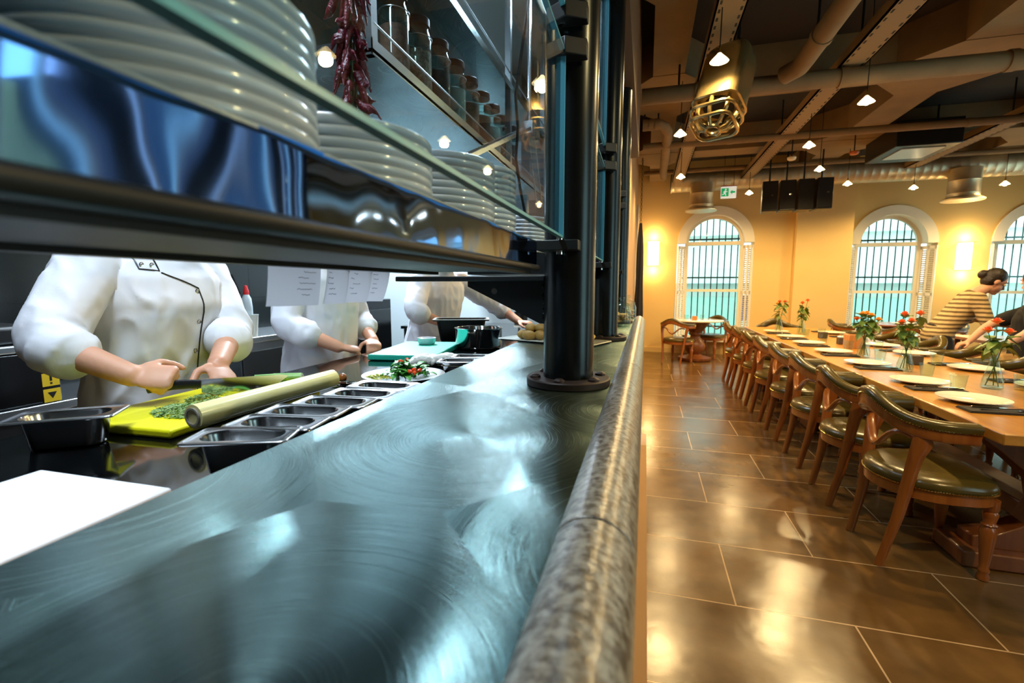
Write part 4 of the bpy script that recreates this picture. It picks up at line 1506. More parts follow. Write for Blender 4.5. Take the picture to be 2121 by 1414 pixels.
# yellow board with herbs, leek and film roll
YB = .020
t = MB().bb(-.15, .15, -.25, .25, 0, YB).build('cutting_board', MT['yboard'], None, (-1.108, .962, ZB), (0, 0, R(2.5)), bev=.006, seg=3)
tag(t, 'bright yellow plastic cutting board under the chopping chef', 'cutting board')
zt = ZB + YB + .0005
tag(flakes('chopped_herbs', MT['herb'], (-1.05, .835, zt), .085, .05, 900, .0042, 1, .02), 'heap of finely chopped green herbs on the yellow board', 'herbs', kind='stuff')
tag(flakes('herb_scatter', MT['herb'], (-1.06, .90, zt), .12, .12, 130, .0035, 2, .003), 'scattered herb bits around the heap on the yellow board', 'herbs', kind='stuff')
tag(flakes('herb_heap', MT['herb'], (-1.12, .945, zt), .05, .035, 260, .004, 3, .014), 'smaller heap of chopped herbs under the knife blade', 'herbs', kind='stuff')
lm = MB()
leaf_mb(lm, (0, 0, .004), (.6, .8, .25), .07, .03, .5)
tag(lm.build('herb_leaf', MT['leaf'], None, (-.985, .86, zt)), 'single whole green leaf beside the film roll on the yellow board', 'leaf')
rl = thing('film_roll', 'long roll of yellowish cling film lying on the edge of the yellow board', 'roll', (-.906, .735, zt + .0265), R(87.5))
M90 = Matrix.Rotation(R(90), 4, 'Y')
MB().lathe([(.019, .004), (.026, .004), (.026, .44), (.019, .44)], n=36).xf(M90).build('film', MT['film'], rl)
MB().lathe([(.0155, 0), (.0195, 0), (.0195, .444), (.0155, .444), (.0155, 0)], n=36, cap=False).xf(M90).build('cardboard_core', MT['card'], rl)
rl.rotation_euler = (0, 0, R(88))
for i in range(6):
    a = [8, 14, 3, 18, 10, 2][i]
    lb = ['longest leek piece at the front of the green pile on the yellow board', 'leek piece lying behind the longest one on the yellow board', 'leek piece in the middle of the pile on the yellow board', 'leek piece on top of the pile on the yellow board', 'short leek piece at the back of the pile on the yellow board', 'pale leek piece at the right end of the pile on the yellow board'][i]
    p = [(-1.045, 1.085, .0), (-1.065, 1.115, .0), (-1.04, 1.14, .0), (-1.05, 1.105, .022), (-1.035, 1.165, .0), (-1.01, 1.13, .022)][i]
    t = thing('leek_piece', lb, 'vegetable', (p[0], p[1], zt + p[2] + .0115), R(a + 20), 'cut leek pieces on the yellow board')
    rings = []
    for q in range(5):
        xx = -.04 + .02 * q
        rings.append([(xx, (.016 - .001 * abs(q - 2)) * math.cos(b), .011 * math.sin(b) * (1 if math.sin(b) > 0 else 1)) for b in [2 * PI * k / 16 for k in range(16)]])
    MB().loft(rings).build('leek_body', MT['leek'], t, ang=60)
    MB().lathe([(.013, -.0012), (.013, .0012)], n=16, sy=.62).xf(Matrix.Translation((.0402, 0, 0)) @ M90 @ Matrix.Rotation(R(90), 4, 'Z')).build('cut_face', MT['beans4'], t)

# white board, spoon, salad, towel, sauces, green board, pot, tub
t = MB().bb(-.14, .14, -.26, .26, 0, .016).build('cutting_board', MT['wboard'], None, (-.818, .252, ZB), (0, 0, R(1)), bev=.005, seg=3)
tag(t, 'white plastic cutting board at the near end of the black bench', 'cutting board')
t = thing('serving_spoon', 'steel spoon with a round wooden knob lying behind the film roll', 'spoon', (-.93, 1.30, ZB), R(8))
MB().lathe([(0, .0), (.02, .001), (.03, .007), (.031, .008), (.02, .003), (0, .002)], n=24, sy=.7).build('bowl', MT['chrome'], t)
MB().tube([(-.03, 0, .006), (-.06, 0, .007), (-.10, 0, .006)], [.006, .005, .007], 8, flat=.5).build('handle', MT['chrome'], t)
MB().ell((-.03, .03, .016), (.014, .014, .016), 14, 8).build('knob', MT['woodc'], t)

sp = thing('salad_plate', 'wide white plate holding the green salad and relish', 'plate', (-.80, 1.44, ZB))
MB().lathe([(0, .001), (.08, 0), (.085, .003), (.14, .016), (.142, .018), (.138, .018), (.085, .008), (0, .006)], n=64).build('plate_body', MT['porcelain'], sp)
rnd = random.Random(21)
m = MB()
for i in range(95):
    a, rr = rnd.uniform(0, 2 * PI), rnd.random() ** .6 * .062
    b = (rr * math.cos(a), rr * math.sin(a), .006 + (1 - (rr / .065) ** 2) * .06 * rnd.random())
    aa = rnd.uniform(0, 2 * PI)
    leaf_mb(m, b, (math.cos(aa), math.sin(aa), rnd.uniform(.1, 1.1)), rnd.uniform(.04, .06), rnd.uniform(.024, .034), .5)
tag(m.build('salad_greens', MT['leaf'], None, (-.785, 1.44, ZB + .006), ang=80), 'heap of green salad leaves on the wide white plate', 'salad', kind='stuff')
tag(flakes('corn_relish', MT['corn'], (-.86, 1.375, ZB + .012), .05, .03, 260, .005, 9, .012), 'yellow green relish on the left edge of the salad plate', 'relish', kind='stuff')
for i, (x, y, z) in enumerate([(-.02, -.01, .056), (-.03, .015, .05), (-.012, .02, .058), (.042, -.035, .034), (.055, -.02, .03), (.05, -.045, .026), (.035, -.05, .03)]):
    o = MB().ell((0, 0, 0), (.010, .008, .0075), 8, 6).build('tomato_piece', MT['tomato'], None, (-.785 + x, 1.44 + y, ZB + .006 + z), (.4 * i, .3, i), ang=20)
    tag(o, ['orange red tomato piece on top of the salad, left', 'tomato piece behind the top of the salad', 'tomato piece on the crest of the salad', 'tomato piece low on the right side of the salad', 'tomato piece on the far right flank of the salad', 'lowest tomato piece on the near right of the salad', 'tomato piece at the near edge of the salad'][i], 'tomato', 'tomato pieces on the salad')

m = MB()
rnd = random.Random(4)
for i in range(9):
    a = rnd.uniform(0, PI)
    c = Vector((rnd.uniform(-.07, .07), rnd.uniform(-.03, .03), .012))
    pts = [c + Vector((math.cos(a) * q * .05, math.sin(a) * q * .03, .014 * (1 - q * q) + rnd.uniform(-.004, .004))) for q in (-1, -.5, 0, .5, 1)]
    m.tube(pts, [.012, .018, .021, .017, .011], 10)
o = fuse(m, 'kitchen_towel', MT['cloth'], None, .004, 3, (.004, 60))
o.location = (-.815, 1.735, ZB - .0)
o.rotation_euler = (0, 0, R(25))
tag(o, 'crumpled white kitchen towel lying before the green cutting board', 'towel')
for i, (x, y, a, mt, lb) in enumerate([(-.645, 1.56, 12, 'sauceg', 'small steel pan of dark yellow sauce beside the crumpled towel'), (-.640, 1.675, 12, 'saucer', 'small steel pan of chopped red peppers behind the yellow sauce')]):
    t = thing('sauce_pan', lb, 'pan', (x, y, ZB), R(a), 'small sauce pans beside the towel')
    make_pan(.075, .048, .056, .35).build('pan_body', MT['pan'], t, ang=60)
    MB().loft([rrect(.058, .031, .012, .036), rrect(.059, .032, .012, .038)]).build('sauce', MT[mt], t)
t = MB().bb(-.15, .15, -.25, .25, 0, .026).build('cutting_board', MT['gboard'], None, (-1.045, 2.035, ZB), (0, 0, R(9)), bev=.006, seg=3)
tag(t, 'thick turquoise green cutting board under the white ramekin', 'cutting board')
t = MB()
n = 60
def flu(r, z, w=0.0):
    return [((r + w * math.cos(20 * 2 * PI * j / n)) * math.cos(2 * PI * j / n), (r + w * math.cos(20 * 2 * PI * j / n)) * math.sin(2 * PI * j / n), z) for j in range(n)]
t.loft([flu(.035, 0), flu(.04, .003, .001), flu(.045, .022, .0015), flu(.046, .026), flu(.0475, .028), flu(.0475, .033), flu(.045, .034), flu(.043, .03), flu(.037, .006)])
o = t.build('ramekin', MT['porcelain'], None, (-1.07, 2.17, ZB + .0265), ang=60)
tag(o, 'small white fluted ramekin standing on the green cutting board', 'ramekin')
t = thing('cooking_pot', 'low shiny steel pot without handles beside the green cutting board', 'pot', (-.835, 2.30, ZB))
MB().lathe([(0, 0), (.108, 0), (.118, .006), (.122, .016), (.122, .098), (.126, .103), (.127, .106), (.124, .107), (.119, .102), (.119, .018), (.106, .006), (0, .005)], n=64).build('pot_body', MT['chrome'], t, ang=50)
MB().tube([(.122 * math.cos(R(a)), .122 * math.sin(R(a)), .085 - .0 * a) for a in (-96, -88, -80)], .006, 8).build('rivet_plate', MT['chrome'], t)
t = thing('food_tub', 'deep black food tub with a pale rim behind the steel pot', 'tub', (-1.06, 2.62, ZB), R(20))
make_pan(.165, .10, .125, .3).build('tub_body', MT['black'], t, ang=60)
m = MB().loft([rrect(.165, .10, .012, .1253), rrect(.165, .10, .012, .128), rrect(.150, .085, .02, .128), rrect(.150, .085, .02, .1253)], closed=True)
m.build('rim', MT['tray'], t)
o = MB().lathe([(0, 0), (.018, .002), (.026, .012), (.026, .024), (.016, .034), (0, .036)], n=20).build('bread_roll', MT['bread'], None, (-.88, 2.62, ZB), (0, 0, 0))
tag(o, 'small round orange-brown roll between the black tub and the steel pot', 'bread roll')

# tray with potatoes and bread
t = MB().loft([rrect(.235, .10, .02, 0), rrect(.245, .11, .022, .008), rrect(.243, .108, .022, .010), rrect(.23, .096, .02, .004)]).build('serving_tray', MT['tray'], None, (-.40, 2.10, 1.1005), (0, 0, R(-20)), ang=50)
tag(t, 'pale grey serving tray on the pass counter behind the nearest post', 'tray')
rnd = random.Random(9)
for i, (u, v, k) in enumerate([(-.15, -.03, 0), (-.11, .02, 0), (-.10, -.05, 0), (-.06, -.02, 0), (-.05, .04, 0), (-.115, -.015, 1), (-.075, .005, 1)]):
    a = R(-20)
    x, y = u * math.cos(a) - v * math.sin(a), u * math.sin(a) + v * math.cos(a)
    m = MB().ell((0, 0, 0), (.034, .024, .022), 14, 10)
    for q in range(len(m.v)):
        p = Vector(m.v[q])
        m.v[q] = tuple(p * (1 + .10 * noise.noise(p * 30 + Vector((i * 3, 0, 0)))))
    o = m.build('potato', MT['potato'], None, (-.40 + x, 2.10 + y, 1.1275 + .030 * k), (0, 0, rnd.uniform(0, 3)))
    tag(o, ['potato at the left end of the tray', 'potato at the back left of the tray', 'potato at the front left of the tray', 'potato in the middle of the bottom layer on the tray', 'potato at the back of the tray hidden by the post', 'left potato of the two on top of the pile', 'right potato of the two on top of the pile'][i], 'potato', 'potatoes piled on the tray')
for i, (u, v, z, rz) in enumerate([(.165, -.02, 0, 40), (.155, .035, 0, 55), (.15, .0, .03, 35)]):
    a = R(-20)
    x, y = u * math.cos(a) - v * math.sin(a), u * math.sin(a) + v * math.cos(a)
    o = MB().ell((0, 0, 0), (.05, .018, .017), 14, 10).build('bread_stick', MT['bread'], None, (-.40 + x, 2.10 + y, 1.1225 + z), (0, R(-6), R(rz)))
    tag(o, ['front yellow bread piece at the right end of the tray', 'back yellow bread piece at the right end of the tray', 'yellow bread piece lying on top of the other two'][i], 'bread', 'yellow bread pieces on the tray')
for i, (x, y) in enumerate([(-.142, 3.06), (-.118, 3.50)]):
    t = thing('cookie_jar', ['nearer lidded glass jar of cookies on the far end of the counter', 'farther lidded glass jar of cookies on the far end of the counter'][i], 'jar', (x, y, 1.101), group='glass cookie jars on the counter')
    MB().lathe([(0, 0), (.05, 0), (.056, .01), (.056, .10), (.045, .125), (.046, .128), (.043, .128), (.053, .10), (.053, .012), (0, .005)], n=32).build('jar_body', MT['glass'], t, ang=60)
    MB().lathe([(.047, .129), (.049, .132), (.03, .15), (.012, .156), (.010, .160), (.017, .172), (.014, .184), (0, .187)], n=28).build('jar_lid', MT['glass'], t, ang=60)
    m = MB()
    rnd = random.Random(i)
    for q in range(26):
        a, rr = rnd.uniform(0, 6.28), rnd.random() ** .5 * .036
        m.ell((rr * math.cos(a), rr * math.sin(a), .016 + .06 * rnd.random()), (.014, .014, .007), 8, 6, Matrix.Rotation(rnd.uniform(-1, 1), 3, 'X'))
    m.build('cookie_filling', MT['cookie'], t)

# ------------------------------------------------------------------ kitchen upper shelf with jars
t = thing('jar_shelf', 'steel hanging shelf over the kitchen that carries the row of storage jars', 'shelf', (0, 0, 0))
SX0, SX1, SY0, SY1 = -1.52, -.87, 1.42, 4.1
MB().bb(SX0, SX1, SY0, SY1, 2.10, 2.112).build('lower_deck', MT['steel_sh'], t, smooth=False)
MB().bb(SX1 - .004, SX1, SY0, SY1, 2.095, 2.145).bb(SX0, SX1, SY0, SY0 + .004, 2.095, 2.145).build('deck_lip', MT['steel'], t, smooth=False)
MB().bb(SX0, SX1, SY0, SY1, 2.60, 2.64).build('upper_deck', MT['steel_sh'], t, smooth=False)
MB().bb(SX0, SX0 + .006, SY0, SY1, 2.10, 2.6).build('back_panel', MT['steel'], t, smooth=False)
for x in (SX0 + .02, SX1 - .02):
    for y in (SY0 + .02, SY1 - .02, 3.05):
        MB().bb(x - .018, x + .018, y - .018, y + .018, 2.1, KL_Z + .06).build('upright', MT['steel'], t, smooth=False)
MB().tube([(SX1 - .005, SY0 + .02, 2.197), (SX1 - .005, SY1, 2.197)], .004, 8).build('guard_wire', MT['steel'], t)
MB().tube([(SX1 - .005, SY0 + .02, 2.70), (SX1 - .005, SY1, 2.70)], .005, 8).build('guard_wire', MT['steel'], t)
fill = ['beans1', 'beans2', 'beans3', 'beans4', 'beans1', 'beans3', 'beans4', 'beans2', 'beans3']
desc = ['reddish brown spice, nearest the camera', 'mixed beans, second in the row', 'dark lentils, third in the row', 'white flour, fourth in the row', 'brown spice, fifth in the row', 'dark grains, sixth in the row', 'pale flour, seventh in the row', 'beans, eighth in the row', 'dark grains, last in the row']


def make_jar(mt):
    t = thing('storage_jar', '', 'jar', (0, 0, 0), group='glass storage jars on the kitchen shelf')
    MB().lathe([(0, 0), (.05, 0), (.057, .01), (.057, .24), (.05, .275), (.045, .285), (.045, .30), (.042, .30), (.042, .283), (.054, .24), (.054, .012), (0, .006)], n=32).build('jar_body', MT['glass'], t, ang=60)
    MB().lathe([(0, .007), (.0535, .0125), (.0535, .20), (.03, .212), (0, .214)], n=28).build('jar_filling', MT[mt], t, ang=60)
    MB().lathe([(0, .302), (.05, .302), (.05, .33), (.046, .335), (0, .335)], n=32).build('jar_lid', MT['black'], t)
    MB().tube([(.058 * math.cos(a), .058 * math.sin(a), .255) for a in [2 * PI * i / 24 for i in range(24)]], .002, 6, closed=True).build('wire_clasp', MT['steel'], t)
    return t


for i in range(9):
    j = make_jar(fill[i])
    j.location = (-.945, 1.70 + .195 * i, 2.112)
    j['label'] = 'tall glass storage jar of ' + desc[i]

# dark glazed wall cabinet high above the chefs
t = thing('wall_cabinet', 'dark glass fronted cabinet hanging high behind the string of chilies', 'cabinet', (-1.85, 2.55, 2.66))
MB().bb(-.52, .52, 0, .45, 0, .72).build('carcass', MT['dsteel'], t, smooth=False)
for x in (-.26, .26):
    d_ = MB().bb(x - .25, x + .25, -.02, 0, .1, .71).build('door', MT['blackgl'], t)
    MB().bb(x - .25, x + .25, -.026, -.02, .1, .125).build('door_trim', MT['chrome'], d_)
MB().bb(-.52, .52, -.025, 0, .0, .012).build('bottom_trim', MT['chrome'], t)
MB().bb(-.53, -.5, -.03, .0, 0, .72).build('side_trim', MT['steel'], t)
MB().bb(.40, .44, .2, .24, .72, KL_Z - 2.66 + .06).bb(-.44, -.40, .2, .24, .72, KL_Z - 2.66 + .06).build('hanger', MT['steel'], t)

# ristra of dried chilies
t = thing('chili_string', 'hanging string of glossy dark red dried chilies behind the glass screen', 'chilies', (-.70, 1.05, 1.70))
MB().tube([(0, 0, 1.66), (.004, 0, 1.0), (0, 0, .5), (0, 0, .05)], .003, 6).build('string', MT['chilis'], t)
rnd = random.Random(31)
for i in range(96):
    z = .03 + .56 * i / 96
    a = rnd.uniform(0, 2 * PI)
    L = rnd.uniform(.075, .115)
    out = rnd.uniform(.35, .95)
    c, s = math.cos(a), math.sin(a)
    pts, rs = [], []
    tw = rnd.uniform(-.5, .5)
    for q in range(7):
        f = q / 6
        rad = .008 + L * out * (f ** .8) * .62
        pts.append((rad * math.cos(a + tw * f), rad * math.sin(a + tw * f), z + .02 - L * f * (.95 - .35 * out) + .012 * math.sin(f * 5 + i)))
        rs.append(max(.0015, .0115 * math.sin(PI * min(1, f * .9 + .16)) * (1 + .15 * math.sin(f * 9 + i))))
    p = MB().tube(pts, rs, 7, flat=rnd.uniform(.45, .85)).build('chili_pepper', MT['chili'], t, ang=80)
    if i % 2 == 0:
        MB().tube([pts[0], (pts[0][0] * .6 + .01 * c, pts[0][1] * .6, z + .045)], .0022, 5).build('stalk', MT['chilis'], p)

# black cable with an inline plug, and the folding arm
t = thing('power_cable', 'black power cable with an inline plug dangling behind the glass near the post', 'cable', (-.50, 1.9, 3.36))
MB().tube([(0, .07, 0), (.0, .09, -.4), (.01, .07, -.86), (0, -.09, -1.29), (.004, -.07, -1.4), (-.01, -.05, -1.51), (0, -.02, -1.62), (.01, .03, -1.72), (.0, .03, -1.86)], .006, 8).build('cord', MT['black'], t)
MB().loft([rrect(.012, .014, .005, -1.76), rrect(.017, .02, .006, -1.77), rrect(.017, .02, .006, -1.86), rrect(.012, .014, .005, -1.88)]).build('plug', MT['black'], t)
MB().tube([(0, .03, -1.87), (.0, .02, -1.9), (0, -.02, -1.925)], .003, 6).build('cord_tail', MT['black'], t)
t = thing('folding_arm', 'pale steel folding bracket arm behind the dangling cable', 'bracket', (-.8, 3.25, 2.43))
for dx in (-.02, .02):
    MB().box((0, 0, 0), (.006, 1.4, .022)).xf(Matrix.Translation((dx, -.64, -.27)) @ Matrix.Rotation(R(22.5), 4, 'X')).build('arm_bar', MT['steel'], t)
    MB().box((0, 0, 0), (.006, .022, .62)).xf(Matrix.Translation((dx, .17, -.22)) @ Matrix.Rotation(R(32), 4, 'X')).build('arm_strut', MT['steel'], t)
MB().bb(-.03, .03, -.04, .04, -.05, .03).build('hinge', MT['steel'], t)
MB().cyl((0, 0, .03), (0, 0, KL_Z + .06 - 2.43), .012, n=10).build('hanger', MT['steel'], t)

# fluorescent fixtures
for i, (x, y, w_, l_) in enumerate(KLIGHTS):
    t = thing('fluorescent_fixture', ['kitchen ceiling tube light nearest the camera', 'middle kitchen ceiling tube light above the chefs', 'far kitchen ceiling tube light by the white wall', 'added ceiling tube light between the jar shelf and the glass screens'][i], 'lamp', (x, y, KL_Z), group='kitchen ceiling tube lights')
    MB().bb(-w_ / 2, w_ / 2, -l_ / 2, l_ / 2, .0, .06).build('housing', MT['white'], t, smooth=False)
    for dx in (-w_ * .3, w_ * .3):
        MB().cyl((dx, -l_ / 2 + .03, -.018), (dx, l_ / 2 - .03, -.018), .014, n=12).build('tube', MT['tube'], t)
    light('tube_light', 'AREA', (0, 0, -.04), KITCHEN_W[i], COOL, t, size=w_, size_y=l_)

# ------------------------------------------------------------------ back line of the kitchen
t = thing('back_counter', 'steel back counter along the tiled kitchen wall', 'counter', (-2.89, 1.4, 0))
MB().bb(-.3, .29, -2.6, .62, .78, .82).build('worktop', MT['steel'], t, bev=.004)
MB().bb(-.3, .26, -2.6, .62, .1, .78).build('cabinet_base', MT['dsteel'], t, smooth=False)
t = thing('warming_oven', 'black countertop oven with yellow warning labels at the far left', 'oven', (-2.86, 1.06, .82))
MB().bb(-.24, .24, -.46, .44, 0, .24).build('oven_body', MT['blackgl'], t, bev=.01)
MB().bb(-.24, .245, -.46, .44, .24, .275).build('steel_lip', MT['steel'], t, bev=.008)
MB().bb(-.23, .22, -.44, .41, .275, .36).build('lid', MT['black'], t, bev=.02, seg=3)
MB().tube([(.24, -.28, .16), (.275, -.26, .165), (.275, .05, .165), (.24, .07, .16)], .008, 8).build('handle', MT['chrome'], t)
for k, z in enumerate((.150, .076, .003)):
    l_ = MB().bb(.2405, .2425, .365, .43, z, z + .06).build('warning_label', MT['yellow'], t, smooth=False)
    m = MB()
    if k == 0:
        m.prism([(.375, z + .015), (.3975, z + .02), (.42, z + .015), (.42, z + .043), (.3975, z + .048), (.375, z + .043)], 'x', .2425, .2432)
    elif k == 1:
        m.bb(.2425, .2432, .393, .402, z + .024, z + .052).bb(.2425, .2432, .393, .402, z + .009, z + .017)
    else:
        m.prism([(.38, z + .045), (.415, z + .045), (.3975, z + .015)], 'x', .2425, .2432)
    m.build('symbol', MT['black'], l_, smooth=False)
    if k == 0:
        MB().prism([(.379, z + .019), (.396, z + .023), (.396, z + .043), (.379, z + .039)], 'x', .2432, .2436).prism([(.399, z + .023), (.416, z + .019), (.416, z + .039), (.399, z + .043)], 'x', .2432, .2436).build('symbol_fill', MT['yellow'], l_, smooth=False)
l_ = MB().bb(.2405, .2425, -.32, -.26, .01, .05).build('warning_label', MT['yellow'], t, smooth=False)
t = thing('back_counter', 'taller steel counter behind the chefs holding the bucket', 'counter', (-2.88, 2.95, 0))
MB().bb(-.3, .28, .42 - .85, .85, .96, 1.0).build('worktop', MT['steel'], t, bev=.004)
MB().bb(-.3, .25, .42 - .85, .85, .08, .96).build('cabinet_base', MT['steel'], t, smooth=False)
for y in (-.2, .3):
    MB().bb(.25, .262, y - .22, y + .22, .15, .9).build('door', MT['dsteel'], t, bev=.004)
o = MB().lathe([(0, 0), (.055, 0), (.068, .15), (.07, .155), (.066, .155), (.053, .005), (0, .004)], n=28).build('bucket', MT['tray'], None, (-2.66, 2.63, 1.0), ang=50)
tag(o, 'pale bucket on the back counter behind the chopping chef', 'bucket')
t = thing('squeeze_bottle', 'white squeeze bottle with a red cap standing in the pale bucket', 'bottle', (-2.66, 2.63, 1.006))
MB().lathe([(0, 0), (.034, 0), (.035, .2), (.03, .26), (.016, .29), (0, .29)], n=24).build('bottle_body', MT['kwall'], t)
MB().lathe([(.018, .288), (.018, .31), (.008, .35), (0, .352)], n=16).build('cap', MT['red'], t)
t = thing('column_cover', 'brushed steel column cover on the kitchen wall behind the bucket', 'column', (-3.09, 2.27, 0))
MB().bb(-.1, .12, -.12, .12, 0, KL_Z + .06).build('cover', MT['steel'], t, smooth=False)
t = thing('tall_oven', 'dark free standing oven cabinet behind the second and third chefs', 'oven', (-2.85, 4.12, 0))
MB().bb(-.35, .24, -.34, .34, .08, 1.22).build('carcass', MT['dsteel'], t, bev=.008)
d_ = MB().bb(.24, .262, -.3, .3, .3, 1.12).build('door', MT['blackgl'], t, bev=.004)
MB().tube([(.262, -.24, .5), (.30, -.24, .52), (.30, -.24, .9), (.262, -.24, .92)], .009, 8).build('handle', MT['chrome'], d_)
MB().bb(-.3, .2, -.15, .05, 1.22, 1.27).build('top_tray', MT['chrome'], t, bev=.004)
for x in (-.3, .2):
    for y in (-.3, .3):
        MB().cyl((x, y, 0), (x, y, .08), .02, n=10).build('leg', MT['dsteel'], t)
t = thing('corner_counter', 'dark counter along the white wall at the end of the kitchen', 'counter', (-1.3, 4.58, 0))
MB().bb(-1.1, .7, -.30, .31, .92, .95).build('worktop', MT['granite'], t, bev=.003)
MB().bb(-1.08, .68, -.27, .31, .05, .92).build('cabinet_base', MT['dsteel'], t, smooth=False)
t = thing('black_caddy', 'small black container with a white rim on the counter by the white wall', 'container', (-1.21, 4.6, .9505))
MB().lathe([(0, 0), (.058, 0), (.07, .14), (.072, .15), (.068, .15), (.056, .005), (0, .004)], n=28).build('container_body', MT['black'], t)
MB().lathe([(.068, .15), (.075, .152), (.075, .166), (.066, .166)], n=28).build('rim', MT['white'], t)
MB().box((-.03, .03, .2), (.022, .012, .2)).build('brush_handle', MT['black'], t)

# hood with strip light, added for the bright streak on the pass counter
t = thing('added_hood', 'added steel hood with a fill light on the white wall at the end of the kitchen', 'hood', (-1.45, 4.55, 1.95))
MB().loft([[(-.62, -.33, 0), (.62, -.33, 0), (.62, .34, 0), (-.62, .34, 0)], [(-.62, -.33, .06), (.62, -.33, .06), (.62, .34, .06), (-.62, .34, .06)], [(-.25, .0, .34), (.25, .0, .34), (.25, .34, .34), (-.25, .34, .34)], [(-.25, .0, KL_Z + .06 - 1.95), (.25, .0, KL_Z + .06 - 1.95), (.25, .34, KL_Z + .06 - 1.95), (-.25, .34, KL_Z + .06 - 1.95)]]).build('hood_body', MT['steel'], t, smooth=False)
MB().bb(-.22, .22, -.28, -.22, -.02, 0).build('fill_strip', MT['tube'], t, smooth=False)
light('hood_fill_light', 'AREA', (0, -.25, -.03), 24, COOL, t, size=.4, size_y=.06)

# ------------------------------------------------------------------ people
def add_hand(m, w, d, n, curl, side, sc=1.0, spread=.1):
    """w wrist, d direction of the hand, n the way the palm faces, side +1 when the thumb lies towards d x n"""
    w, d, n = Vector(w), Vector(d).normalized(), Vector(n)
    n = (n - d * n.dot(d)).normalized()
    s = d.cross(n) * side
    m.tube([w - d * .02 * sc, w + d * .015 * sc, w + d * .045 * sc, w + d * .085 * sc, w + d * .095 * sc], [.026 * sc, .031 * sc, .040 * sc, .041 * sc, .034 * sc], 12, flat=.42, ref=s)
    for i, (off, L) in enumerate(((.029, .068), (.0095, .078), (-.0105, .072), (-.029, .056))):
        b = w + d * (.082 - (.006 if i == 3 else 0)) * sc + s * off * sc
        pts, ang = [b - d * .02 * sc, b], .25 * curl
        dd = (d + s * off * spread * 6).normalized()
        p = b
        for seg, k in ((.45, .9), (.32, 1.0), (.25, .7)):
            ang += curl * k * (1 + .08 * i)
            v = dd * math.cos(ang) + n * math.sin(ang)
            p = p + v * (L * seg * sc)
            pts.append(p)
        m.tube(pts, [.0095 * sc, .0098 * sc, .009 * sc, .0083 * sc, .0065 * sc], 8)
    b = w + d * .022 * sc + s * .028 * sc
    p1 = b + (d * .5 + s * .75 + n * .25).normalized() * .038 * sc
    p2 = p1 + (d * .8 + s * .3 + n * (.35 + .2 * curl)).normalized() * .032 * sc
    p3 = p2 + (d * .85 - s * .05 + n * .4 * curl).normalized() * .026 * sc
    m.tube([b - s * .012 * sc, b, p1, p2, p3], [.013 * sc, .0145 * sc, .0115 * sc, .0105 * sc, .0075 * sc], 8)


def limb(m, pts, rs, n=14):
    P = [Vector(p) for p in pts]
    Q, S = [], []
    for i in range(len(P) - 1):
        k = 4
        for q in range(k):
            f = q / k
            Q.append(P[i].lerp(P[i + 1], f)); S.append(rs[i] + (rs[i + 1] - rs[i]) * f)
    Q.append(P[-1]); S.append(rs[-1])
    for it in range(2):
        Q = [Q[0]] + [(Q[i - 1] + Q[i] * 2 + Q[i + 1]) / 4 for i in range(1, len(Q) - 1)] + [Q[-1]]
    m.tube(Q, S, n)
    m.ell(Q[0], (S[0],) * 3, 12, 8)
    m.ell(Q[-1], (S[-1],) * 3, 12, 8)


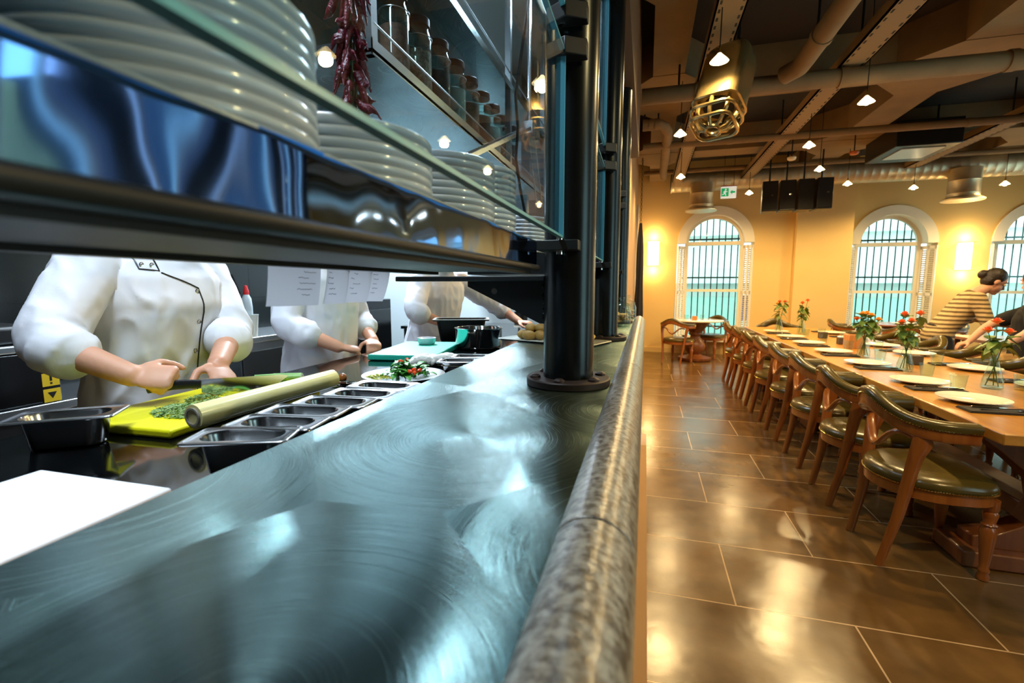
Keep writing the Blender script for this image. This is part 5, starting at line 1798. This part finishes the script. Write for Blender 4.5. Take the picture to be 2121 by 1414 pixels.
def person(label, loc, yaw, J, dress, hairmat='hair', bun=False, scale=1.0, name='person'):
    """J: joints in the person's own frame (x forward, y to their left)"""
    t = thing(name, label, 'person', (loc[0], loc[1], 0), R(yaw))
    Z = Matrix.Rotation(R(-yaw), 3, 'Z')
    off = Vector((loc[0], loc[1], 0))
    def loc_(p):
        return Z @ (Vector(p) - off)
    lean, hip = J.get('lean', 0), J.get('hip', .95)
    twist = J.get('side', 0)
    hx = J.get('hipx', 0)
    B = Matrix.Translation((hx, 0, hip)) @ Matrix.Rotation(R(lean), 4, 'Y') @ Matrix.Rotation(R(-twist), 4, 'X') @ Matrix.Translation((0, 0, -.95))
    def torso(rings, ex=0):
        out = []
        for z, w_, d_, xo in rings:
            ring = []
            for i in range(28):
                a = 2 * PI * i / 28
                ca, sa = math.cos(a), math.sin(a)
                p = Vector((xo + (d_ + ex) * ca * (1 if ca > 0 else .92), (w_ + ex) * math.copysign(abs(sa) ** .85, sa), z))
                if z > .95:
                    p = (B @ p.to_4d()).to_3d() if False else B @ p
                else:
                    p = p + Vector((hx * 1, 0, hip - .95))
                ring.append(p)
            out.append(ring)
        return out
    fem = J.get('fem', 0)
    body = [(.84, .15, .11, 0), (.95, .165 + .01 * fem, .12, -.005), (1.06, .142 - .012 * fem, .105, .0), (1.18, .152 - .012 * fem, .112, .005), (1.30, .168 - .016 * fem, .118, .008), (1.38, .165 - .016 * fem, .105, .0), (1.435, .12, .082, -.005), (1.47, .066, .062, -.008), (1.53, .056, .058, .006)]
    m = MB().loft(torso(body))
    # head
    hc = B @ Vector(J.get('head', (.045, 0, 1.655)))
    HM = Matrix.Rotation(R(lean * .35), 3, 'Y') @ Matrix.Rotation(R(J.get('hyaw', 0)), 3, 'Z') @ Matrix.Rotation(R(J.get('hpitch', 8)), 3, 'Y')
    def H(p):
        return hc + HM @ Vector(p)
    m.ell(H((-.008, 0, .03)), (.098, .076, .098), 18, 12, HM)
    m.ell(H((.022, 0, -.045)), (.068, .059, .078), 14, 10, HM)
    m.ell(H((.062, 0, -.102)), (.028, .03, .022), 10, 8, HM)
    m.tube([H((.082, 0, .018)), H((.098, 0, -.012)), H((.109, 0, -.033)), H((.088, 0, -.042))], [.010, .011, .015, .010], 8)
    m.ell(H((.080, 0, .032)), (.014, .05, .012), 10, 6, HM)
    m.ell(H((.088, 0, -.064)), (.009, .024, .006), 10, 6, HM)
    m.ell(H((.086, 0, -.076)), (.009, .020, .006), 10, 6, HM)
    for s in (-1, 1):
        m.ell(H((-.005, .076 * s, -.008)), (.020, .010, .032), 10, 8, HM)
    m.tube([B @ Vector((-.005, 0, 1.46)), H((-.012, 0, -.06))], [.056, .054], 14)
    # arms, hands
    arms = []
    for s, k in ((1, 'L'), (-1, 'R')):
        sh = B @ Vector((0, .178 * s - .012 * fem * s, 1.405))
        el, wr = loc_(J['elbow' + k]), loc_(J['wrist' + k])
        limb(m, [sh, el, wr], [.056, .042, .028])
        hd = J.get('hand' + k, {})
        d_ = Z @ Vector(hd['d']) if 'd' in hd else (wr - el)
        n_ = Z @ Vector(hd.get('n', (0, 0, -1)))
        add_hand(m, wr, d_, n_, hd.get('curl', .5), hd.get('side', 1), hd.get('sc', 1.0))
        arms.append((sh, el, wr))
    # legs
    legs = []
    for s, k in ((1, 'L'), (-1, 'R')):
        hp = Vector((hx, .095 * s, hip - .05))
        kn = loc_(J['knee' + k]) if 'knee' + k in J else Vector((.02, .10 * s, .49))
        an = loc_(J['ankle' + k]) if 'ankle' + k in J else Vector((-.02, .11 * s, .09))
        limb(m, [hp, kn, an], [.088, .058, .040])
        m.tube([an + Vector((-.05, 0, -.055)), an + Vector((.02, 0, -.052)), an + Vector((.10, 0, -.06)), an + Vector((.16, 0, -.066))], [.03, .038, .036, .02], 10)
        legs.append((hp, kn, an))
    fuse(m, 'body', MT['skin'], t, J.get('vox', .0075), 2)
    for s in (-1, 1):
        MB().ell(H((.083, .031 * s, .006)), (.012, .013, .010), 12, 8, HM).build('eye', MT['white'], t)
        MB().ell(H((.0935, .031 * s, .005)), (.003, .005, .005), 10, 6, HM).build('pupil', MT['black'], t)
        MB().tube([H((.092, .014 * s, .034)), H((.094, .032 * s, .040)), H((.082, .050 * s, .034))], [.004, .005, .003], 6).build('eyebrow', MT[hairmat], t)
    m = MB().ell(H((-.022, 0, .045)), (.098, .084, .096), 18, 12, HM)
    m.ell(H((-.045, 0, -.005)), (.068, .078, .075), 14, 10, HM)
    if bun:
        m.ell(H((-.125, 0, .02)), (.042, .045, .045), 12, 8, HM)
    fuse(m, 'hair', MT[hairmat], t, .008, 2, (.004, 60))
    # clothes
    g = dress
    ln = g.get('len', .70)
    gar = [(ln, .205, .150, .01), (.85, .203, .150, .005), (.95, .193, .145, 0), (1.08, .180, .138, .003), (1.2, .183, .138, .006), (1.31, .190, .138, .01), (1.385, .187, .122, .002), (1.44, .128, .095, -.005), (1.475, .080, .078, -.008), (1.495, .072, .072, -.004)]
    if fem:
        gar = [(ln, .185, .135, .0), (.95, .185, .138, 0), (1.06, .160, .122, .0), (1.18, .160, .128, .008), (1.30, .168, .132, .012), (1.38, .165, .112, .002), (1.44, .115, .085, -.005), (1.47, .085, .075, -.008)]
    m = MB().loft(torso([r for r in gar if r[0] >= ln], g.get('ex', 0)))
    for sh, el, wr in arms:
        f = g.get('sleeve', .25)
        if f >= 0:
            e2 = el.lerp(wr, f)
            limb(m, [sh + (Vector((0, 0, .0))), el, e2], [.070, .060, .056])
            cuff = (wr - el).normalized()
            if g.get('cuff'):
                m.tube([e2 - cuff * .05, e2 - cuff * .045, e2 + cuff * .012, e2 + cuff * .016], [.045, .063, .061, .045], 16)
        else:
            limb(m, [sh, sh.lerp(el, -f)], [.076, .066])
    top = fuse(m, g['top_name'], MT[g['top']], t, g.get('vox', .010), 3, g.get('wr', (.006, 11)))
    m = MB().loft(torso([(.80, .165, .13, 0), (.88, .175, .135, 0), (1.0, .168, .128, 0)]))
    for hp, kn, an in legs:
        limb(m, [hp, kn, an + Vector((0, 0, .03))], [.10, .075, .065])
    fuse(m, 'trousers', MT[g['legs']], t, .012, 3, (.006, 10))
    for hp, kn, an in legs:
        m = MB().tube([an + Vector((-.075, 0, -.05)), an + Vector((-.06, 0, -.045)), an + Vector((.02, 0, -.04)), an + Vector((.10, 0, -.05)), an + Vector((.18, 0, -.06)), an + Vector((.195, 0, -.064))], [.02, .042, .048, .046, .030, .01], 14, flat=.95)
        for q in range(len(m.v)):
            m.v[q] = (m.v[q][0], m.v[q][1], max(.002, m.v[q][2]))
        m.build('shoe', MT['shoe'], t)
    return t, top, arms, B


# chef chopping on the yellow board
c1, jk, arms, B1 = person('chef in white jacket with black piping chopping herbs on the yellow board', (-1.535, 1.13), 0, dict(
    lean=5, hpitch=22, elbowR=(-1.44, .80, 1.21), wristR=(-1.225, .845, 1.130), elbowL=(-1.37, 1.285, 1.19), wristL=(-1.185, 1.055, 1.125),
    handR=dict(d=(.85, .5, -.12), n=(-.25, .55, -.75), curl=1.3, side=1), handL=dict(d=(.75, -.45, -.45), n=(-.4, -.2, -.9), curl=.75, side=-1), vox=.006),
    dict(top='jacket', top_name='chef_jacket', legs='darktr', sleeve=.30, cuff=True, vox=.0075, wr=(.017, 6.5), ex=.004))
bv = BVHTree.FromPolygons([v.co for v in jk.data.vertices], [p.vertices[:] for p in jk.data.polygons])


def on_front(y, z, o=.001):
    h = bv.ray_cast(Vector((1, y, z)), Vector((-1, 0, 0)))
    return h[0] + h[1] * o if h[0] else None


def piping(path, r=.0022):
    pts = []
    for (a, b), (c, d) in zip(path, path[1:]):
        n_ = max(2, int(math.hypot(c - a, d - b) / .012))
        for i in range(n_):
            p = on_front(a + (c - a) * i / n_, b + (d - b) * i / n_)
            if p:
                pts.append(p)
    if len(pts) > 2:
        MB().tube(pts, r, 6).build('piping', MT['black'], jk)


piping([(-.115, 1.485), (-.115, 1.40), (-.075, 1.395), (-.074, 1.46)])
piping([(-.072, 1.39), (.022, 1.345), (.030, 1.27), (.016, 1.13), (.006, 1.0), (.002, .86)])
for y, z in ((-.105, 1.412), (-.085, 1.411), (.016, 1.335), (.014, 1.24), (.004, 1.15), (-.006, 1.06)):
    p = on_front(y, z, .001)
    if p:
        MB().tube([(p.x + .004 * 0, p.y + .006 * math.cos(a), p.z + .006 * math.sin(a)) for a in [2 * PI * i / 12 for i in range(12)]], .0016, 5, closed=True).build('snap', MT['chrome'], jk)
sh, el, wr = arms[0]
for i, f in enumerate((.24, .30)):
    ax = (el - sh).normalized()
    c = sh.lerp(el, f) + Vector((.052 - .02 * i, .052 + .012 * i, .0))
    MB().tube([c - ax * .045, c + ax * .035], .005, 8).build('pen', MT[['blackgl', 'blue'][i]], jk)
k = thing('chef_knife', 'broad chef knife held over the herbs by the chopping chef', 'knife', (-1.102, .928, ZB + YB + .054), R(40))
pr = [(0, -.028), (.05, -.044), (.11, -.044), (.17, -.026), (.205, .0), (.19, .004), (0, .006)]
MB().prism(pr, 'y', -.0012, .0012).build('blade', MT['chrome'], k, smooth=False)
MB().tube([(.0, 0, -.006), (-.03, 0, -.004), (-.08, 0, -.004), (-.115, 0, -.010)], [.011, .012, .013, .011], 10, flat=.65, ref=(0, 0, 1)).build('handle', MT['black'], k)

# second chef, white, behind the tickets
person('chef all in white standing behind the hanging order tickets', (-1.60, 2.02), 0, dict(
    lean=3, hpitch=20, elbowR=(-1.56, 1.73, 1.18), wristR=(-1.37, 1.86, 1.07), elbowL=(-1.57, 2.32, 1.17), wristL=(-1.38, 2.17, 1.065),
    handR=dict(d=(.6, .7, -.2), n=(0, .2, -1), curl=.6, side=1), handL=dict(d=(.5, -.75, -.2), n=(0, -.2, -1), curl=.6, side=-1)),
    dict(top='jacket', top_name='chef_jacket', legs='apron', sleeve=.45, cuff=True, wr=(.014, 7), ex=.012))
# third chef leaning over the far bench
person('chef in white leaning over the far bench with one arm stretched out', (-1.51, 3.12), -22, dict(
    lean=14, hpitch=20, elbowR=(-1.43, 2.72, 1.19), wristR=(-1.27, 2.80, 1.115), elbowL=(-1.10, 3.43, 1.20), wristL=(-.90, 3.36, 1.09), head=(.065, .05, 1.64),
    handR=dict(d=(.7, .4, -.3), n=(0, 0, -1), curl=.8, side=1), handL=dict(d=(.9, -.2, -.1), n=(0, 0, -1), curl=.35, side=-1)),
    dict(top='jacket', top_name='chef_jacket', legs='apron', sleeve=.30, cuff=True, wr=(.014, 7), ex=.006))
# guests
MT['stripe'] = pm('striped_knit', 'b79a68', .8)
nt = MT['stripe'].node_tree
tc = nt.nodes.new('ShaderNodeTexCoord')
wv = nt.nodes.new('ShaderNodeTexWave')
wv.bands_direction = 'Z'
wv.inputs['Scale'].default_value = 7
wv.inputs['Distortion'].default_value = 1.2
nt.links.new(tc.outputs['Object'], wv.inputs['Vector'])
rp = nt.nodes.new('ShaderNodeValToRGB')
rp.color_ramp.elements[0].color = hexc('5f4a28'); rp.color_ramp.elements[0].position = .25
rp.color_ramp.elements[1].color = hexc('c2a878'); rp.color_ramp.elements[1].position = .6
nt.links.new(wv.outputs['Fac'], rp.inputs['Fac'])
nt.links.new(rp.outputs['Color'], nt.nodes['Principled BSDF'].inputs['Base Color'])
person('woman with a dark hair bun in a striped top leaning to the right', (3.14, 6.3), -8, dict(
    fem=1, lean=34, hip=.84, hpitch=18, elbowR=(3.42, 6.02, .98), wristR=(3.66, 6.08, .95), elbowL=(3.46, 6.42, 1.0), wristL=(3.68, 6.36, .97),
    kneeL=(3.22, 6.40, .44), kneeR=(3.22, 6.18, .44), ankleL=(3.12, 6.42, .09), ankleR=(3.12, 6.17, .09),
    handR=dict(d=(.9, .2, -.2), n=(0, .3, -1), curl=.5, side=1), handL=dict(d=(.9, -.2, -.2), n=(0, -.3, -1), curl=.5, side=-1), vox=.009),
    dict(top='stripe', top_name='striped_top', legs='darktr', sleeve=.1, len=.86, wr=(.006, 10)), 'hair', True)
person('seated man in a black t-shirt and khaki trousers at the right edge', (3.47, 5.5), 142, dict(
    lean=-2, hip=.68, hpitch=10, hyaw=-40, elbowR=(3.32, 5.81, .98), wristR=(3.14, 5.75, .80), elbowL=(3.30, 5.19, .97), wristL=(3.12, 5.29, .80),
    kneeL=(2.98, 5.47, .63), kneeR=(2.97, 5.69, .63), ankleL=(3.04, 5.45, .09), ankleR=(3.02, 5.71, .09),
    handR=dict(d=(-.8, 0, -.3), n=(0, 0, -1), curl=.4, side=1), handL=dict(d=(-.8, 0, -.3), n=(0, 0, -1), curl=.4, side=-1), vox=.009),
    dict(top='tshirt', top_name='t_shirt', legs='khaki', sleeve=-.7, len=.88, wr=(.006, 10)), 'hairb')
